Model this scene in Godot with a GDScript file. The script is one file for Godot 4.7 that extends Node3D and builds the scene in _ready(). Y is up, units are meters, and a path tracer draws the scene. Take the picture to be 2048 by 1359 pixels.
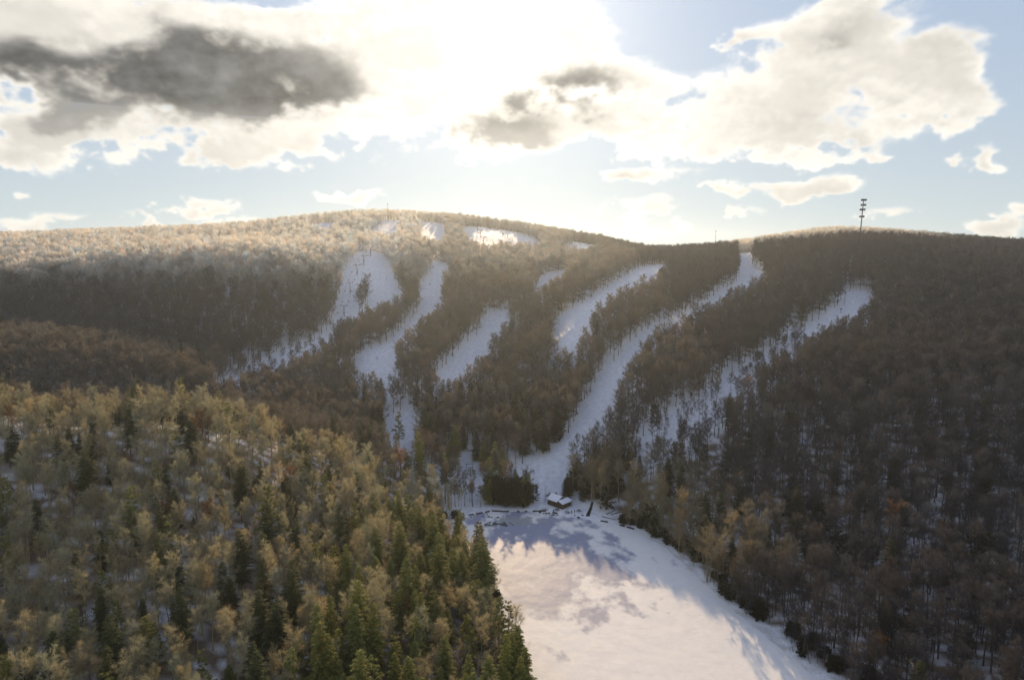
extends Node3D
# A winter ski hill above a frozen pond, seen from the air against a low sun.
# CONTROL: surveyed points of the land (x, height, z in metres). LAKE: outline of the pond (x, z).
const CONTROL := [
-223, 45.2, -290, -255, 45.2, -290, -167, 41.9, -287, -132, 39.3, -282, -95, 26.1, -270, -65, 14.4, -265, -45, 6.2, -262, -176, 26.1, -251, -218, 26.1, -251, -156, 14.7, -219, -198, 14.7, -219, -130, -0.5, -178,
-158, -0.5, -178, -123, 22.8, -239, -75, 3.0, -160, -68, 11.2, -208, -44, 7.8, -172, -38, 4.3, -222, -17, 5.3, -176, -107, 10.8, -190, -296, 49.6, -390, -236, 46.3, -385, -189, 37.9, -375, -354, 49.0, -390,
-224, 24.9, -330, -269, 24.9, -330, -168, 22.1, -322, -145, 22.8, -370, -97, 15.7, -345, -57, 14.7, -335, -36, 7.5, -307, -209, 37.1, -450, -255, 47.7, -445, -311, 51.6, -455, -399, 54.3, -460, -160, 42.6, -465,
-257, 102.8, -565, -200, 105.0, -580, -351, 100.2, -585, -456, 92.0, -610, -555, 85.8, -620, -147, 101.9, -605, -128, 61.9, -520, -143, 48.1, -480, -177, 77.2, -520, -298, 73.0, -525, -353, 129.0, -780, -472, 126.9, -790,
-594, 123.1, -800, -711, 119.6, -800, -236, 132.7, -770, -200, 112.7, -650, -395, 110.2, -660, -299, 112.6, -660, -236, 147.9, -850, -178, 152.4, -870, -109, 150.5, -870, -39, 143.6, -850, 45, 129.7, -820, 100, 119.5, -780,
143, 105.4, -740, 167, 101.3, -860, 267, 97.6, -860, 242, 95.6, -960, 393, 120.1, -880, 560, 109.9, -880, -141, 143.7, -800, -93, 134.6, -780, -41, 131.6, -770, -14, 131.8, -780, 14, 122.0, -750, 76, 116.6, -740,
-132, 110.4, -640, -109, 89.4, -590, -104, 71.4, -545, -119, 56.5, -500, -135, 48.8, -475, -70, 101.6, -620, -67, 78.7, -555, -76, 57.7, -490, -89, 42.2, -430, -86, 33.8, -415, -9, 62.9, -510, -22, 49.5, -470,
-40, 37.3, -405, -11, 88.9, -600, -12, 110.0, -690, 33, 89.4, -590, -7, 17.0, -365, -34, 18.4, -360, -62, 18.5, -370, -8, 32.5, -430, 13, 46.0, -470, -56, 15.6, -350, 34, 57.6, -435, 57, 76.8, -500,
115, 98.5, -570, 147, 103.9, -640, 28, 27.2, -395, 19, 13.4, -335, 49, 37.3, -375, 82, 57.4, -425, 135, 75.8, -490, 199, 94.7, -560, 212, 107.8, -625, 80, 73.0, -480, 65, 22.7, -325, 101, 40.4, -360,
155, 52.5, -405, 194, 60.3, -440, 250, 83.0, -490, 207, 79.4, -490, 150, 62.9, -445, 108, 54.8, -410, 330, 126.2, -740, 376, 125.7, -745, 422, 122.6, -750, 551, 112.3, -740, 660, 108.6, -740, 290, 110.1, -570,
252, 106.3, -600, 364, 104.7, -570, 447, 98.5, -570, 276, 75.2, -455, 339, 75.7, -450, 405, 75.7, -450, 216, 41.6, -330, 231, 36.8, -300, 276, 36.8, -300, 164, 40.5, -335, 112, 25.2, -300, 82, 13.0, -288,
124, 9.8, -238, 156, 12.5, -232, 186, 11.9, -225, 123, 4.0, -178, 148, 5.9, -175, 175, 5.9, -175, 103, 1.2, -172, 105, 6.4, -255, 22, -0.9, -299, 6, 4.9, -318, -6, 6.7, -326, -19, -0.8, -297,
-5, 0.4, -300, -900, 70.0, -1150, -720, 30.0, 80, -450, 70.0, -1150, -360, 30.0, 80, 0, 70.0, -1150, 0, 0.0, 80, 450, 70.0, -1150, 360, 30.0, 80, 900, 70.0, -1150, 720, 30.0, 80, -900, 95.0, -700,
900, 95.0, -700, -600, 60.0, -350, 600, 90.0, -350, -300, 14.0, -60, 300, 30.0, -60, -120, 8.0, -60, 130, 14.0, -100, 140, 16.0, -40, 7, 0.0, -60, 6, 0.0, -120, 5, 0.0, -169, 1, 0.0, -187,
-3, 0.0, -204, -7, 0.0, -227, -15, 0.0, -247, -24, 0.0, -258, -32, 0.0, -269, -26, 0.0, -277, -19, 0.0, -286, -9, 0.0, -291, 1, 0.0, -290, 15, 0.0, -291, 25, 0.0, -285, 35, 0.0, -281,
42, 0.0, -278, 51, 0.0, -271, 60, 0.0, -253, 64, 0.0, -238, 69, 0.0, -218, 74, 0.0, -199, 79, 0.0, -183, 84, 0.0, -169, 95, 0.0, -150, 100, 0.0, -100, 96, 0.0, -60
]
const LAKE := [7, -60, 6, -120, 5, -169, 1, -187, -3, -204, -7, -227, -15, -247, -24, -258, -32, -269, -26, -277, -19, -286, -9, -291, 1, -290, 15, -291, 25, -285, 35, -281, 42, -278, 51, -271, 60, -253, 64, -238, 69, -218, 74, -199, 79, -183, 84, -169, 95, -150, 100, -100, 96, -60 ]
# CLOUDS: azimuth, elevation, half-width, half-height in degrees, weight, darkness.
const CLOUDS := [
-26.0, 12.2, 10.1, 2.1, 1.4, 0.85, -23.6, 14.6, 4.0, 1.9, 1.3, 0.9, -32.8, 11.1, 4.6, 1.7, 1.3, 0.85, -18.0, 13.6, 5.4, 2.1, 1.3, 0.9,
-28.7, 9.9, 5.3, 1.5, 1.1, 0.9, -20.2, 12.4, 6.7, 1.7, 1.2, 0.8, -13.2, 14.1, 2.3, 1.4, 0.6, 0.3, -26.1, 15.8, 12.2, 1.7, 1.2, 0,
-33.4, 13.8, 4.2, 1.1, 1.0, 0, -17.9, 16.1, 4.3, 1.5, 0.9, 0, -26.3, 8.1, 13.7, 1.4, 1.1, 0.05, -32.4, 8.1, 4.1, 0.8, 0.9, 0.1,
-16.7, 9.9, 5.9, 1.8, 1.0, 0.05, -28.2, 8.6, 1.4, 0.5, 0.3, 0.7, -4.2, 16.5, 9.8, 3.8, 1.8, 0, 2.2, 16.9, 5.2, 2.4, 1.3, 0,
-9.0, 12.1, 6.7, 2.2, 0.9, 0, -12.0, 14.8, 3.5, 2.5, 1.0, 0, 4.9, 13.0, 4.6, 1.6, 1.2, 0.95, 9.4, 12.6, 3.3, 2.0, 1.1, 0.25,
7.1, 11.2, 5.2, 1.5, 1.0, 0.1, 1.5, 11.3, 4.8, 1.5, 0.9, 0.1, -0.8, 9.9, 5.1, 0.8, 1.0, 0.85, 2.3, 9.1, 2.0, 0.5, 0.6, 0.5,
-2.6, 9.4, 5.3, 1.3, 0.8, 0.1, 18.2, 11.6, 5.5, 2.0, 1.2, 0.1, 23.3, 14.6, 4.7, 2.3, 1.3, 0.08, 26.2, 16.1, 3.9, 1.6, 1.1, 0.15,
26.1, 12.7, 4.5, 1.7, 1.1, 0.06, 31.1, 11.3, 3.0, 2.4, 1.2, 0.05, 32.1, 13.7, 2.2, 1.2, 1.1, 0.1, 20.8, 9.9, 7.8, 1.5, 1.1, 0.08,
22.2, 9.8, 3.1, 0.6, 0.3, 0.45, 28.1, 11.1, 2.5, 0.6, 0.3, 0.55, 15.0, 8.7, 5.7, 1.3, 1.0, 0.05, 24.0, 8.1, 4.4, 1.1, 0.9, 0.03,
32.7, 9.6, 1.6, 1.5, 0.9, 0.03, 18.7, 15.6, 1.4, 0.7, 0.8, 0.0, 24.9, 15.1, 1.3, 0.6, 0.3, 0.5, 11.2, 5.9, 3.0, 0.8, 1.0, 0.1,
10.6, 5.9, 1.2, 0.4, 0.3, 0.5, 17.2, 4.9, 1.9, 0.5, 0.9, 0.05, 23.2, 4.9, 3.3, 0.8, 1.0, 0.06, 25.5, 5.0, 1.0, 0.8, 0.8, 0.12,
10.1, 3.0, 4.0, 1.0, 1.0, 0.08, 12.4, 3.2, 1.8, 0.8, 0.6, 0.7, 18.9, 2.9, 2.2, 0.4, 0.7, 0, 29.0, 2.2, 1.7, 0.5, 0.9, 0.05,
34.9, 2.1, 1.9, 0.7, 1.0, 0.15, 33.7, 6.4, 1.1, 0.5, 0.9, 0, 28.0, 6.7, 1.0, 0.4, 0.7, 0, 27.0, 7.7, 1.3, 0.6, 0.6, 0,
35.9, 3.5, 1.1, 0.5, 0.8, 0.05, -13.5, 4.6, 2.9, 0.6, 0.9, 0, -24.0, 3.4, 2.4, 0.5, 0.9, 0, -34.3, 1.9, 4.2, 0.5, 0.9, 0.03,
-26.9, 2.3, 1.2, 0.3, 0.8, 0, -22.5, 2.3, 2.1, 0.3, 0.7, 0, -35.1, 6.2, 2.1, 0.8, 1.0, 0.03, -35.5, 3.8, 0.7, 0.4, 0.7, 0,
-1.8, 3.3, 2.5, 0.6, 0.7, 0
]
# OPEN: ground kept clear of trees: what it is and its outline (x, z); an empty name is an island of trees inside one.
const OPEN := [
	["long ski trail winding from the right saddle down to the cabin clearing", [226, -692, 228, -695, 236, -695, 238, -688, 238, -680, 214, -608, 208, -596, 207, -576, 209, -568, 206, -556, 186, -508, 168, -489, 159, -484, 147, -472, 139, -460, 120, -441, 115, -432, 91, -412, 76, -392, 52, -344, 46, -328, 24, -308, 24, -303, 38, -288, 38, -284, 32, -281, 16, -288, 0, -291, -8, -290, -16, -286, -24, -284, -26, -288, -23, -296, -27, -312, -26, -336, -24, -338, -18, -336, -12, -317, -8, -314, -4, -316, -4, -320, -7, -324, 21, -336, 36, -356, 46, -384, 54, -400, 64, -407, 89, -444, 100, -454, 108, -456, 129, -484, 149, -504, 157, -516, 176, -536, 188, -564, 190, -580, 196, -596, 198, -608]],
	["broad sunlit ski trail on the left side of the middle hill", [-142, -652, -136, -655, -132, -654, -126, -648, -120, -628, -114, -620, -106, -604, -92, -560, -86, -552, -83, -528, -100, -508, -116, -481, -124, -478, -124, -472, -121, -464, -121, -448, -118, -436, -133, -424, -152, -397, -164, -378, -170, -380, -172, -392, -182, -408, -187, -440, -183, -448, -156, -475, -152, -477, -144, -476, -142, -488, -134, -500, -135, -528, -138, -536, -139, -556, -143, -568, -143, -632, -146, -644]],
	["wide snow field below the summit with two upper ski trails and a skier queue", [-25, -844, -8, -836, 0, -835, 2, -832, 6, -824, 8, -812, 16, -788, 22, -776, 24, -764, 31, -744, 31, -704, 28, -697, 24, -694, 20, -694, 8, -699, 0, -694, -4, -694, -12, -703, -13, -700, -14, -688, -18, -680, -28, -676, -32, -681, -38, -692, -46, -716, -51, -736, -51, -752, -55, -764, -55, -804, -58, -816, -47, -824, -43, -836]],
	["wide ski trail right of centre curving down to the woods", [134, -612, 136, -614, 140, -612, 133, -580, 128, -568, 122, -540, 116, -532, 104, -509, 92, -497, 56, -448, 44, -424, 42, -416, 36, -411, 28, -417, 25, -424, 25, -452, 29, -464, 30, -488, 37, -496, 52, -504, 61, -512, 96, -560, 116, -599]],
	["ski trail cut into the shaded right hill, brushy in its lower half", [241, -496, 248, -499, 252, -498, 258, -492, 259, -488, 242, -452, 196, -417, 183, -400, 132, -349, 108, -330, 84, -314, 72, -308, 64, -305, 58, -308, 58, -312, 64, -327, 96, -351, 169, -424, 184, -446, 216, -463, 232, -479]],
	["winding ski trail left of centre with two skiers at its foot", [-74, -628, -68, -630, -58, -620, -57, -604, -53, -592, -57, -580, -57, -552, -54, -544, -53, -524, -49, -512, -73, -432, -68, -392, -72, -390, -76, -390, -88, -397, -94, -408, -102, -436, -103, -448, -100, -455, -88, -464, -78, -504, -71, -520, -71, -528, -75, -540, -75, -552, -79, -564, -78, -576, -71, -588, -71, -600, -75, -612]],
	["upper ski trail second from the left below the summit", [-101, -856, -86, -836, -85, -824, -78, -800, -77, -784, -73, -772, -73, -744, -69, -732, -69, -688, -66, -680, -66, -676, -72, -673, -80, -674, -90, -680, -91, -692, -95, -704, -95, -724, -99, -736, -99, -756, -103, -768, -103, -788, -107, -800, -107, -820, -111, -832, -110, -844, -104, -855]],
	["small upper snowfield at the right end of the summit", [70, -788, 84, -791, 98, -772, 99, -768, 95, -752, 95, -728, 91, -716, 90, -700, 84, -688, 82, -680, 76, -674, 68, -674, 61, -680, 58, -684, 53, -700, 55, -708, 54, -716, 56, -720, 55, -728, 57, -736, 56, -744, 68, -752, 69, -756]],
	["narrow upper ski trail first from the left below the summit", [-155, -856, -148, -859, -142, -856, -137, -820, -126, -784, -125, -768, -121, -756, -121, -724, -117, -712, -118, -700, -124, -697, -136, -698, -142, -708, -147, -724, -147, -736, -154, -760, -151, -772, -151, -820, -155, -832, -155, -844, -157, -852]],
	["short lower ski trail in the centre between two woods", [-19, -520, -12, -523, -2, -520, -1, -484, -2, -480, -8, -472, -12, -460, -14, -440, -26, -400, -32, -392, -36, -386, -40, -385, -46, -388, -47, -408, -43, -420, -42, -440, -34, -464, -28, -476, -23, -496, -22, -516]],
	["small snow patch at the left end of the summit", [-234, -844, -232, -845, -228, -843, -214, -828, -201, -776, -201, -756, -205, -748, -212, -746, -222, -756, -226, -764, -227, -776, -232, -796, -238, -804, -239, -832]],
	["short upper piece of snow trail in the centre above the woods", [41, -620, 48, -622, 50, -616, 47, -608, 45, -572, 42, -556, 27, -528, 24, -526, 18, -528, 17, -556, 21, -568, 22, -584, 30, -608]],
	["small snow gap in the trees at the left foot of the middle hill", [-67, -380, -60, -383, -56, -382, -50, -368, -49, -340, -45, -320, -48, -314, -52, -314, -58, -320, -62, -328, -70, -356, -72, -376]],
	["", [-124, -566, -125, -552, -122, -544, -121, -532, -120, -530, -116, -531, -115, -548, -120, -564]],
	["", [-14, -306, -14, -297, -6, -294, 4, -292.5, 11, -296, 12, -301, 6, -306]],
]

const S := 100.0
const SUN_EL := 19.5
const SUN_AZ := -1.0
var rng := RandomNumberGenerator.new()
var used := {}
var n_big := FastNoiseLite.new()
var n_mid := FastNoiseLite.new()
var n_fine := FastNoiseLite.new()
var n_sky := FastNoiseLite.new()
var cx := PackedFloat64Array()
var cz := PackedFloat64Array()
var cw := PackedFloat64Array()
var affine := [0.0, 0.0, 0.0]
const BX0 := -900.0
const BZ0 := -1300.0
const BS := 10.0
const BNX := 181
const BNZ := 138
var base := PackedFloat32Array()
const RX0 := -340
const RZ0 := -900
const RN := 680
const RM := 640
var open_ground := PackedByteArray()
var sun_dir := Vector3.ZERO
var clouds := PackedFloat32Array(CLOUDS)
var lake := PackedVector2Array()

# ---------------------------------------------------------------- names and labels
func numbered(called: String) -> String:
	var k: int = used.get(called, 0)
	used[called] = k + 1
	return called if k == 0 else "%s_%03d" % [called, k]

func tag(o: Node, label: String, category: String, group := "", kind := "") -> Node:
	if label != "": o.set_meta("label", label)
	if category != "": o.set_meta("category", category)
	if group != "": o.set_meta("group", group)
	if kind != "": o.set_meta("kind", kind)
	return o

func thing(called: String, at: Vector3, turn := 0.0) -> Node3D:
	var o := Node3D.new()
	o.name = numbered(called)
	add_child(o)
	o.position = at
	o.rotation.y = turn
	return o

func part(called: String, mesh: Mesh, mat: Material, parent: Node) -> MeshInstance3D:
	var o := MeshInstance3D.new()
	o.name = numbered(called) if parent == self else called
	o.mesh = mesh
	o.material_override = mat
	parent.add_child(o, true)
	return o

# ---------------------------------------------------------------- shape helpers (each collects triangles with vertex colours)
func mesh_of(v: PackedVector3Array, c := PackedColorArray()) -> ArrayMesh:
	var m := ArrayMesh.new()
	add_surface(m, v, c)
	return m

func add_surface(m: ArrayMesh, v: PackedVector3Array, c := PackedColorArray()) -> void:
	var a := []
	a.resize(Mesh.ARRAY_MAX)
	a[Mesh.ARRAY_VERTEX] = v
	if c.size() == v.size(): a[Mesh.ARRAY_COLOR] = c
	m.add_surface_from_arrays(Mesh.PRIMITIVE_TRIANGLES, a)

class Shape:
	var v := PackedVector3Array()
	var c := PackedColorArray()
	func tri(a: Vector3, b: Vector3, d: Vector3, col: Color) -> void:
		v.append(a); v.append(b); v.append(d)
		c.append(col); c.append(col); c.append(col)
	func quad(a: Vector3, b: Vector3, d: Vector3, e: Vector3, col: Color) -> void:
		tri(a, b, d, col)
		tri(a, d, e, col)
	func tube(p: Vector3, q: Vector3, r0: float, r1: float, n: int, col: Color) -> void:
		var d := (q - p).normalized()
		var s := d.cross(Vector3.RIGHT if absf(d.x) < 0.8 else Vector3.FORWARD).normalized()
		var t := d.cross(s)
		for i in n:
			var a := TAU * i / n
			var b := TAU * (i + 1) / n
			var u := s * cos(a) + t * sin(a)
			var w := s * cos(b) + t * sin(b)
			tri(p + u * r0, q + u * r1, q + w * r1, col)
			tri(p + u * r0, q + w * r1, p + w * r0, col)
	func cap(p: Vector3, d: Vector3, r: float, n: int, col: Color) -> void:
		var s := d.cross(Vector3.RIGHT if absf(d.x) < 0.8 else Vector3.FORWARD).normalized()
		var t := d.cross(s)
		for i in n:
			var a := TAU * i / n
			var b := TAU * (i + 1) / n
			tri(p, p + (s * cos(a) + t * sin(a)) * r, p + (s * cos(b) + t * sin(b)) * r, col)
	func box(lo: Vector3, hi: Vector3, col: Color, bevel := 0.0) -> void:
		var e := bevel
		var x := [lo.x, hi.x]
		var y := [lo.y, hi.y]
		var z := [lo.z, hi.z]
		quad(Vector3(x[0] + e, y[1], z[0] + e), Vector3(x[1] - e, y[1], z[0] + e), Vector3(x[1] - e, y[1], z[1] - e), Vector3(x[0] + e, y[1], z[1] - e), col)
		quad(Vector3(x[0], y[0], z[0]), Vector3(x[0], y[0], z[1]), Vector3(x[1], y[0], z[1]), Vector3(x[1], y[0], z[0]), col)
		for k in 4:
			var p := [Vector2(x[0], z[0]), Vector2(x[0], z[1]), Vector2(x[1], z[1]), Vector2(x[1], z[0])]
			var a: Vector2 = p[k]
			var b: Vector2 = p[(k + 1) % 4]
			var mid := Vector2((x[0] + x[1]) / 2, (z[0] + z[1]) / 2)
			var ai := a + (mid - a).sign() * e
			var bi := b + (mid - b).sign() * e
			quad(Vector3(a.x, y[0], a.y), Vector3(a.x, y[1] - e, a.y), Vector3(b.x, y[1] - e, b.y), Vector3(b.x, y[0], b.y), col)
			if e > 0.0:
				quad(Vector3(a.x, y[1] - e, a.y), Vector3(ai.x, y[1], ai.y), Vector3(bi.x, y[1], bi.y), Vector3(b.x, y[1] - e, b.y), col)
	func mesh(host) -> ArrayMesh:
		return host.mesh_of(v, c)

func rand(a: float, b: float) -> float:
	return rng.randf_range(a, b)

func rand_dir() -> Vector3:
	var y := rand(-1, 1)
	var a := rand(0, TAU)
	var r := sqrt(1 - y * y)
	return Vector3(cos(a) * r, y, sin(a) * r)

# ---------------------------------------------------------------- the land: a smooth surface through surveyed heights
func solve_land() -> void:
	var n := CONTROL.size() / 3
	for i in n:
		cx.append(CONTROL[i * 3] / S)
		cz.append(CONTROL[i * 3 + 2] / S)
	var rows := []
	var m := n + 3
	for i in m:
		var row := PackedFloat64Array()
		row.resize(m + 1)
		if i < n:
			for j in n:
				var q := (cx[i] - cx[j]) * (cx[i] - cx[j]) + (cz[i] - cz[j]) * (cz[i] - cz[j])
				row[j] = 0.5 * q * log(q + 1e-12)
			row[i] += 0.02
			row[n] = 1.0
			row[n + 1] = cx[i]
			row[n + 2] = cz[i]
			row[m] = CONTROL[i * 3 + 1]
		else:
			for j in n:
				row[j] = 1.0 if i == n else (cx[j] if i == n + 1 else cz[j])
		rows.append(row)
	for k in m:
		var best := k
		for i in range(k + 1, m):
			if absf(rows[i][k]) > absf(rows[best][k]): best = i
		var t: PackedFloat64Array = rows[best]
		rows[best] = rows[k]
		rows[k] = t
		for i in range(k + 1, m):
			var r: PackedFloat64Array = rows[i]
			var f := r[k] / t[k]
			if f == 0.0: continue
			for j in range(k, m + 1): r[j] -= f * t[j]
			rows[i] = r
	var x := PackedFloat64Array()
	x.resize(m)
	for k in range(m - 1, -1, -1):
		var r: PackedFloat64Array = rows[k]
		var s := r[m]
		for j in range(k + 1, m): s -= r[j] * x[j]
		x[k] = s / r[k]
	cw = x.slice(0, n)
	affine = [x[n], x[n + 1], x[n + 2]]
	base.resize(BNX * BNZ)
	for j in BNZ:
		var pz := (BZ0 + j * BS) / S
		for i in BNX:
			var px := (BX0 + i * BS) / S
			var h: float = affine[0] + affine[1] * px + affine[2] * pz
			for k in n:
				var dx := px - cx[k]
				var dz := pz - cz[k]
				var q := dx * dx + dz * dz + 1e-12
				h += cw[k] * 0.5 * q * log(q)
			base[j * BNX + i] = h

func cubic(a: float, b: float, c: float, d: float, t: float) -> float:
	return b + 0.5 * t * (c - a + t * (2.0 * a - 5.0 * b + 4.0 * c - d + t * (3.0 * (b - c) + d - a)))

func land(x: float, z: float) -> float:
	var fx := clampf((x - BX0) / BS, 1.0, BNX - 2.001)
	var fz := clampf((z - BZ0) / BS, 1.0, BNZ - 2.001)
	var i := mini(int(fx), BNX - 3)
	var j := mini(int(fz), BNZ - 3)
	fx -= i
	fz -= j
	var r := [0.0, 0.0, 0.0, 0.0]
	for k in 4:
		var o := (j + k - 1) * BNX + i
		r[k] = cubic(base[o - 1], base[o], base[o + 1], base[o + 2], fx)
	return cubic(r[0], r[1], r[2], r[3], fz)

func lake_distance(x: float, z: float) -> float:   # negative on the pond
	var p := Vector2(x, z)
	var best := 1e9
	var n := lake.size()
	for i in n:
		best = minf(best, p.distance_squared_to(Geometry2D.get_closest_point_to_segment(p, lake[i], lake[(i + 1) % n])))
	best = sqrt(best)
	return -best if Geometry2D.is_point_in_polygon(p, lake) else best

func ground(x: float, z: float) -> float:
	var h := land(x, z) + 0.7 * n_mid.get_noise_2d(x * 2.0, z * 2.0)
	if x > -70 and x < 150 and z > -350 and z < -20:
		var d := lake_distance(x, z)
		if d < 0.0: return -minf(-d * 0.25, 1.5) - 0.05
		if d < 30.0:
			var t := d / 30.0
			t = t * t * (3 - 2 * t)
			return maxf(h, 0.6) * t + (0.35 + 0.05 * d) * (1 - t)
	return maxf(h, 0.6)

func is_open(x: float, z: float) -> bool:
	var i := int(floor(x)) - RX0
	var j := int(floor(z)) - RZ0
	if i < 0 or j < 0 or i >= RN or j >= RM: return false
	return open_ground[j * RN + i] > 0

func open_name(x: float, z: float) -> int:
	var i := int(floor(x)) - RX0
	var j := int(floor(z)) - RZ0
	if i < 0 or j < 0 or i >= RN or j >= RM: return 0
	return open_ground[j * RN + i]

func mark_open_ground() -> void:
	open_ground.resize(RN * RM)
	for k in OPEN.size():
		var p: Array = OPEN[k][1]
		var n := p.size() / 2
		for j in RM:
			var z := RZ0 + j + 0.5
			var hits := []
			for i in n:
				var ax: float = p[i * 2]
				var az: float = p[i * 2 + 1]
				var bx: float = p[((i + 1) % n) * 2]
				var bz: float = p[((i + 1) % n) * 2 + 1]
				if (az > z) != (bz > z): hits.append(ax + (bx - ax) * (z - az) / (bz - az))
			hits.sort()
			for q in range(0, hits.size() - 1, 2):
				for i in range(maxi(0, int(round(hits[q])) - RX0), mini(RN, int(round(hits[q + 1])) - RX0)):
					open_ground[j * RN + i] = 0 if OPEN[k][0] == "" else k + 1

# ---------------------------------------------------------------- the sky
func sky_at(az: float, el: float, painted: float) -> Color:
	var a := deg_to_rad(az)
	var e := deg_to_rad(el)
	var d := Vector3(sin(a) * cos(e), sin(e), -cos(a) * cos(e))
	var ang := rad_to_deg(d.angle_to(sun_dir))
	var up := clampf(el / 90.0, 0.0, 1.0)
	var low := exp(-maxf(el, 0.0) / 13.0)
	var sky := Vector3(0.29, 0.405, 0.63).lerp(Vector3(0.62, 0.705, 0.70), low)
	sky = sky.lerp(Vector3(0.12, 0.22, 0.50), smoothstep(0.2, 0.9, up))
	sky += Vector3(1.0, 0.87, 0.69) * (0.9 * exp(-ang / 4.5) + 0.36 * exp(-ang / 13.0))
	var fb := n_sky.get_noise_2d(az, el * 1.7)
	var fb2 := n_sky.get_noise_2d(az * 0.7 + 300.0, el * 1.6 + 80.0)
	var fine := n_sky.get_noise_2d(az * 3.1 - 200.0, el * 4.6 + 40.0)
	var thick := 0.0
	var dark := 0.0
	var tiny := n_sky.get_noise_2d(az * 8.0 + 60.0, el * 11.0 - 90.0)
	if painted > 0.0:
		var wa := az + 3.0 * fb2 + 1.0 * fine + 0.25 * tiny
		var we := el + 1.5 * fb + 0.6 * fine + 0.15 * tiny
		for k in range(0, clouds.size(), 6):
			var qx := (wa - clouds[k]) / clouds[k + 2]
			if absf(qx) > 1.6: continue
			var qy := (we - clouds[k + 1]) / clouds[k + 3]
			if qy < 0.0: qy *= 0.9
			var q := qx * qx + qy * qy
			if q > 2.5: continue
			var f := 1.0 - q / 2.5
			f = f * f * clouds[k + 4]
			thick += f
			dark += f * clouds[k + 5]
		var soft := smoothstep(0.0, 0.5, thick)
		thick = (minf(thick, 1.3) * 0.9 + (0.9 * fb + 0.6 * fine + 0.25 * tiny) * soft - 0.04) * painted
		dark = (minf(dark, 1.25) * 0.95 + (0.95 * fb2 + 0.7 * fb + 0.45 * fine + 0.18 * tiny) * smoothstep(0.0, 0.5, dark) - 0.05) * painted
	if painted < 1.0 and el > 0.0:
		var s := Vector3(d.x, 0, d.z) / (d.y + 0.16) * 7.0
		var t := n_big.get_noise_3d(s.x * 2.4, 20.0, s.z * 2.4) + 0.45 * n_fine.get_noise_3d(s.x * 5, 3.0, s.z * 5) + 0.02
		thick += smoothstep(-0.05, 0.28, t) * 0.9 * (1.0 - painted)
		dark += smoothstep(0.15, 0.6, t) * 0.75 * (1.0 - painted)
	var cover := smoothstep(0.03, 0.72, maxf(thick, dark))
	var shade := smoothstep(0.0, 1.2, dark)
	shade *= lerpf(0.6, 1.0, smoothstep(8.8, 11.2, el + 0.8 * fb))
	var lum := 0.87 + 0.65 * exp(-ang / 6.0) + 0.20 * exp(-ang / 25.0)
	var cloud := Vector3(1.0, 0.95, 0.86) * lum * (1.0 - 0.24 * smoothstep(0.35, 1.5, thick + 0.9 * fb2 - 0.3 * fine))
	cloud *= (1.0 + 0.14 * fb + 0.12 * fine) * (1.0 + 0.22 * (1.0 - smoothstep(0.25, 0.8, thick)))
	var grey := Vector3(0.125, 0.125, 0.122) * (1.0 + 2.2 * exp(-ang / 8.0) + 0.9 * fb + 0.6 * fine + 0.25 * tiny)
	cloud = cloud.lerp(grey, shade)
	sky = sky.lerp(cloud, cover)
	return Color(sky.x, sky.y, sky.z)

func make_sky() -> Sky:
	var w := 1024
	var h := 512
	var im := Image.create(w, h, false, Image.FORMAT_RGBF)
	im.fill(Color(0.35, 0.36, 0.38))
	for j in h:
		var el := 90.0 - (j + 0.5) / h * 180.0
		if el < -3.0: continue
		for i in w:
			var az := (i + 0.5) / w * 360.0
			if az > 180.0: az -= 360.0
			var painted := (1.0 - smoothstep(38.0, 46.0, absf(az))) * (1.0 - smoothstep(19.5, 25.0, el))
			im.set_pixel(i, j, sky_at(az, el, painted))
	im.resize(4096, 2048, Image.INTERPOLATE_CUBIC)
	var pw := 1004
	var ph := 320
	var py := 1024 - ph + 20
	for j in ph:
		var el := 90.0 - (py + j + 0.5) / 2048.0 * 180.0
		for i in pw:
			var az := (i - pw / 2 + 0.5) / 4096.0 * 360.0
			var painted := (1.0 - smoothstep(38.0, 46.0, absf(az))) * (1.0 - smoothstep(19.5, 25.0, el))
			im.set_pixel((i - pw / 2 + 4096) % 4096, py + j, sky_at(az, el, painted))
	var m := PanoramaSkyMaterial.new()
	m.panorama = ImageTexture.create_from_image(im)
	var s := Sky.new()
	s.sky_material = m
	return s

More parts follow.
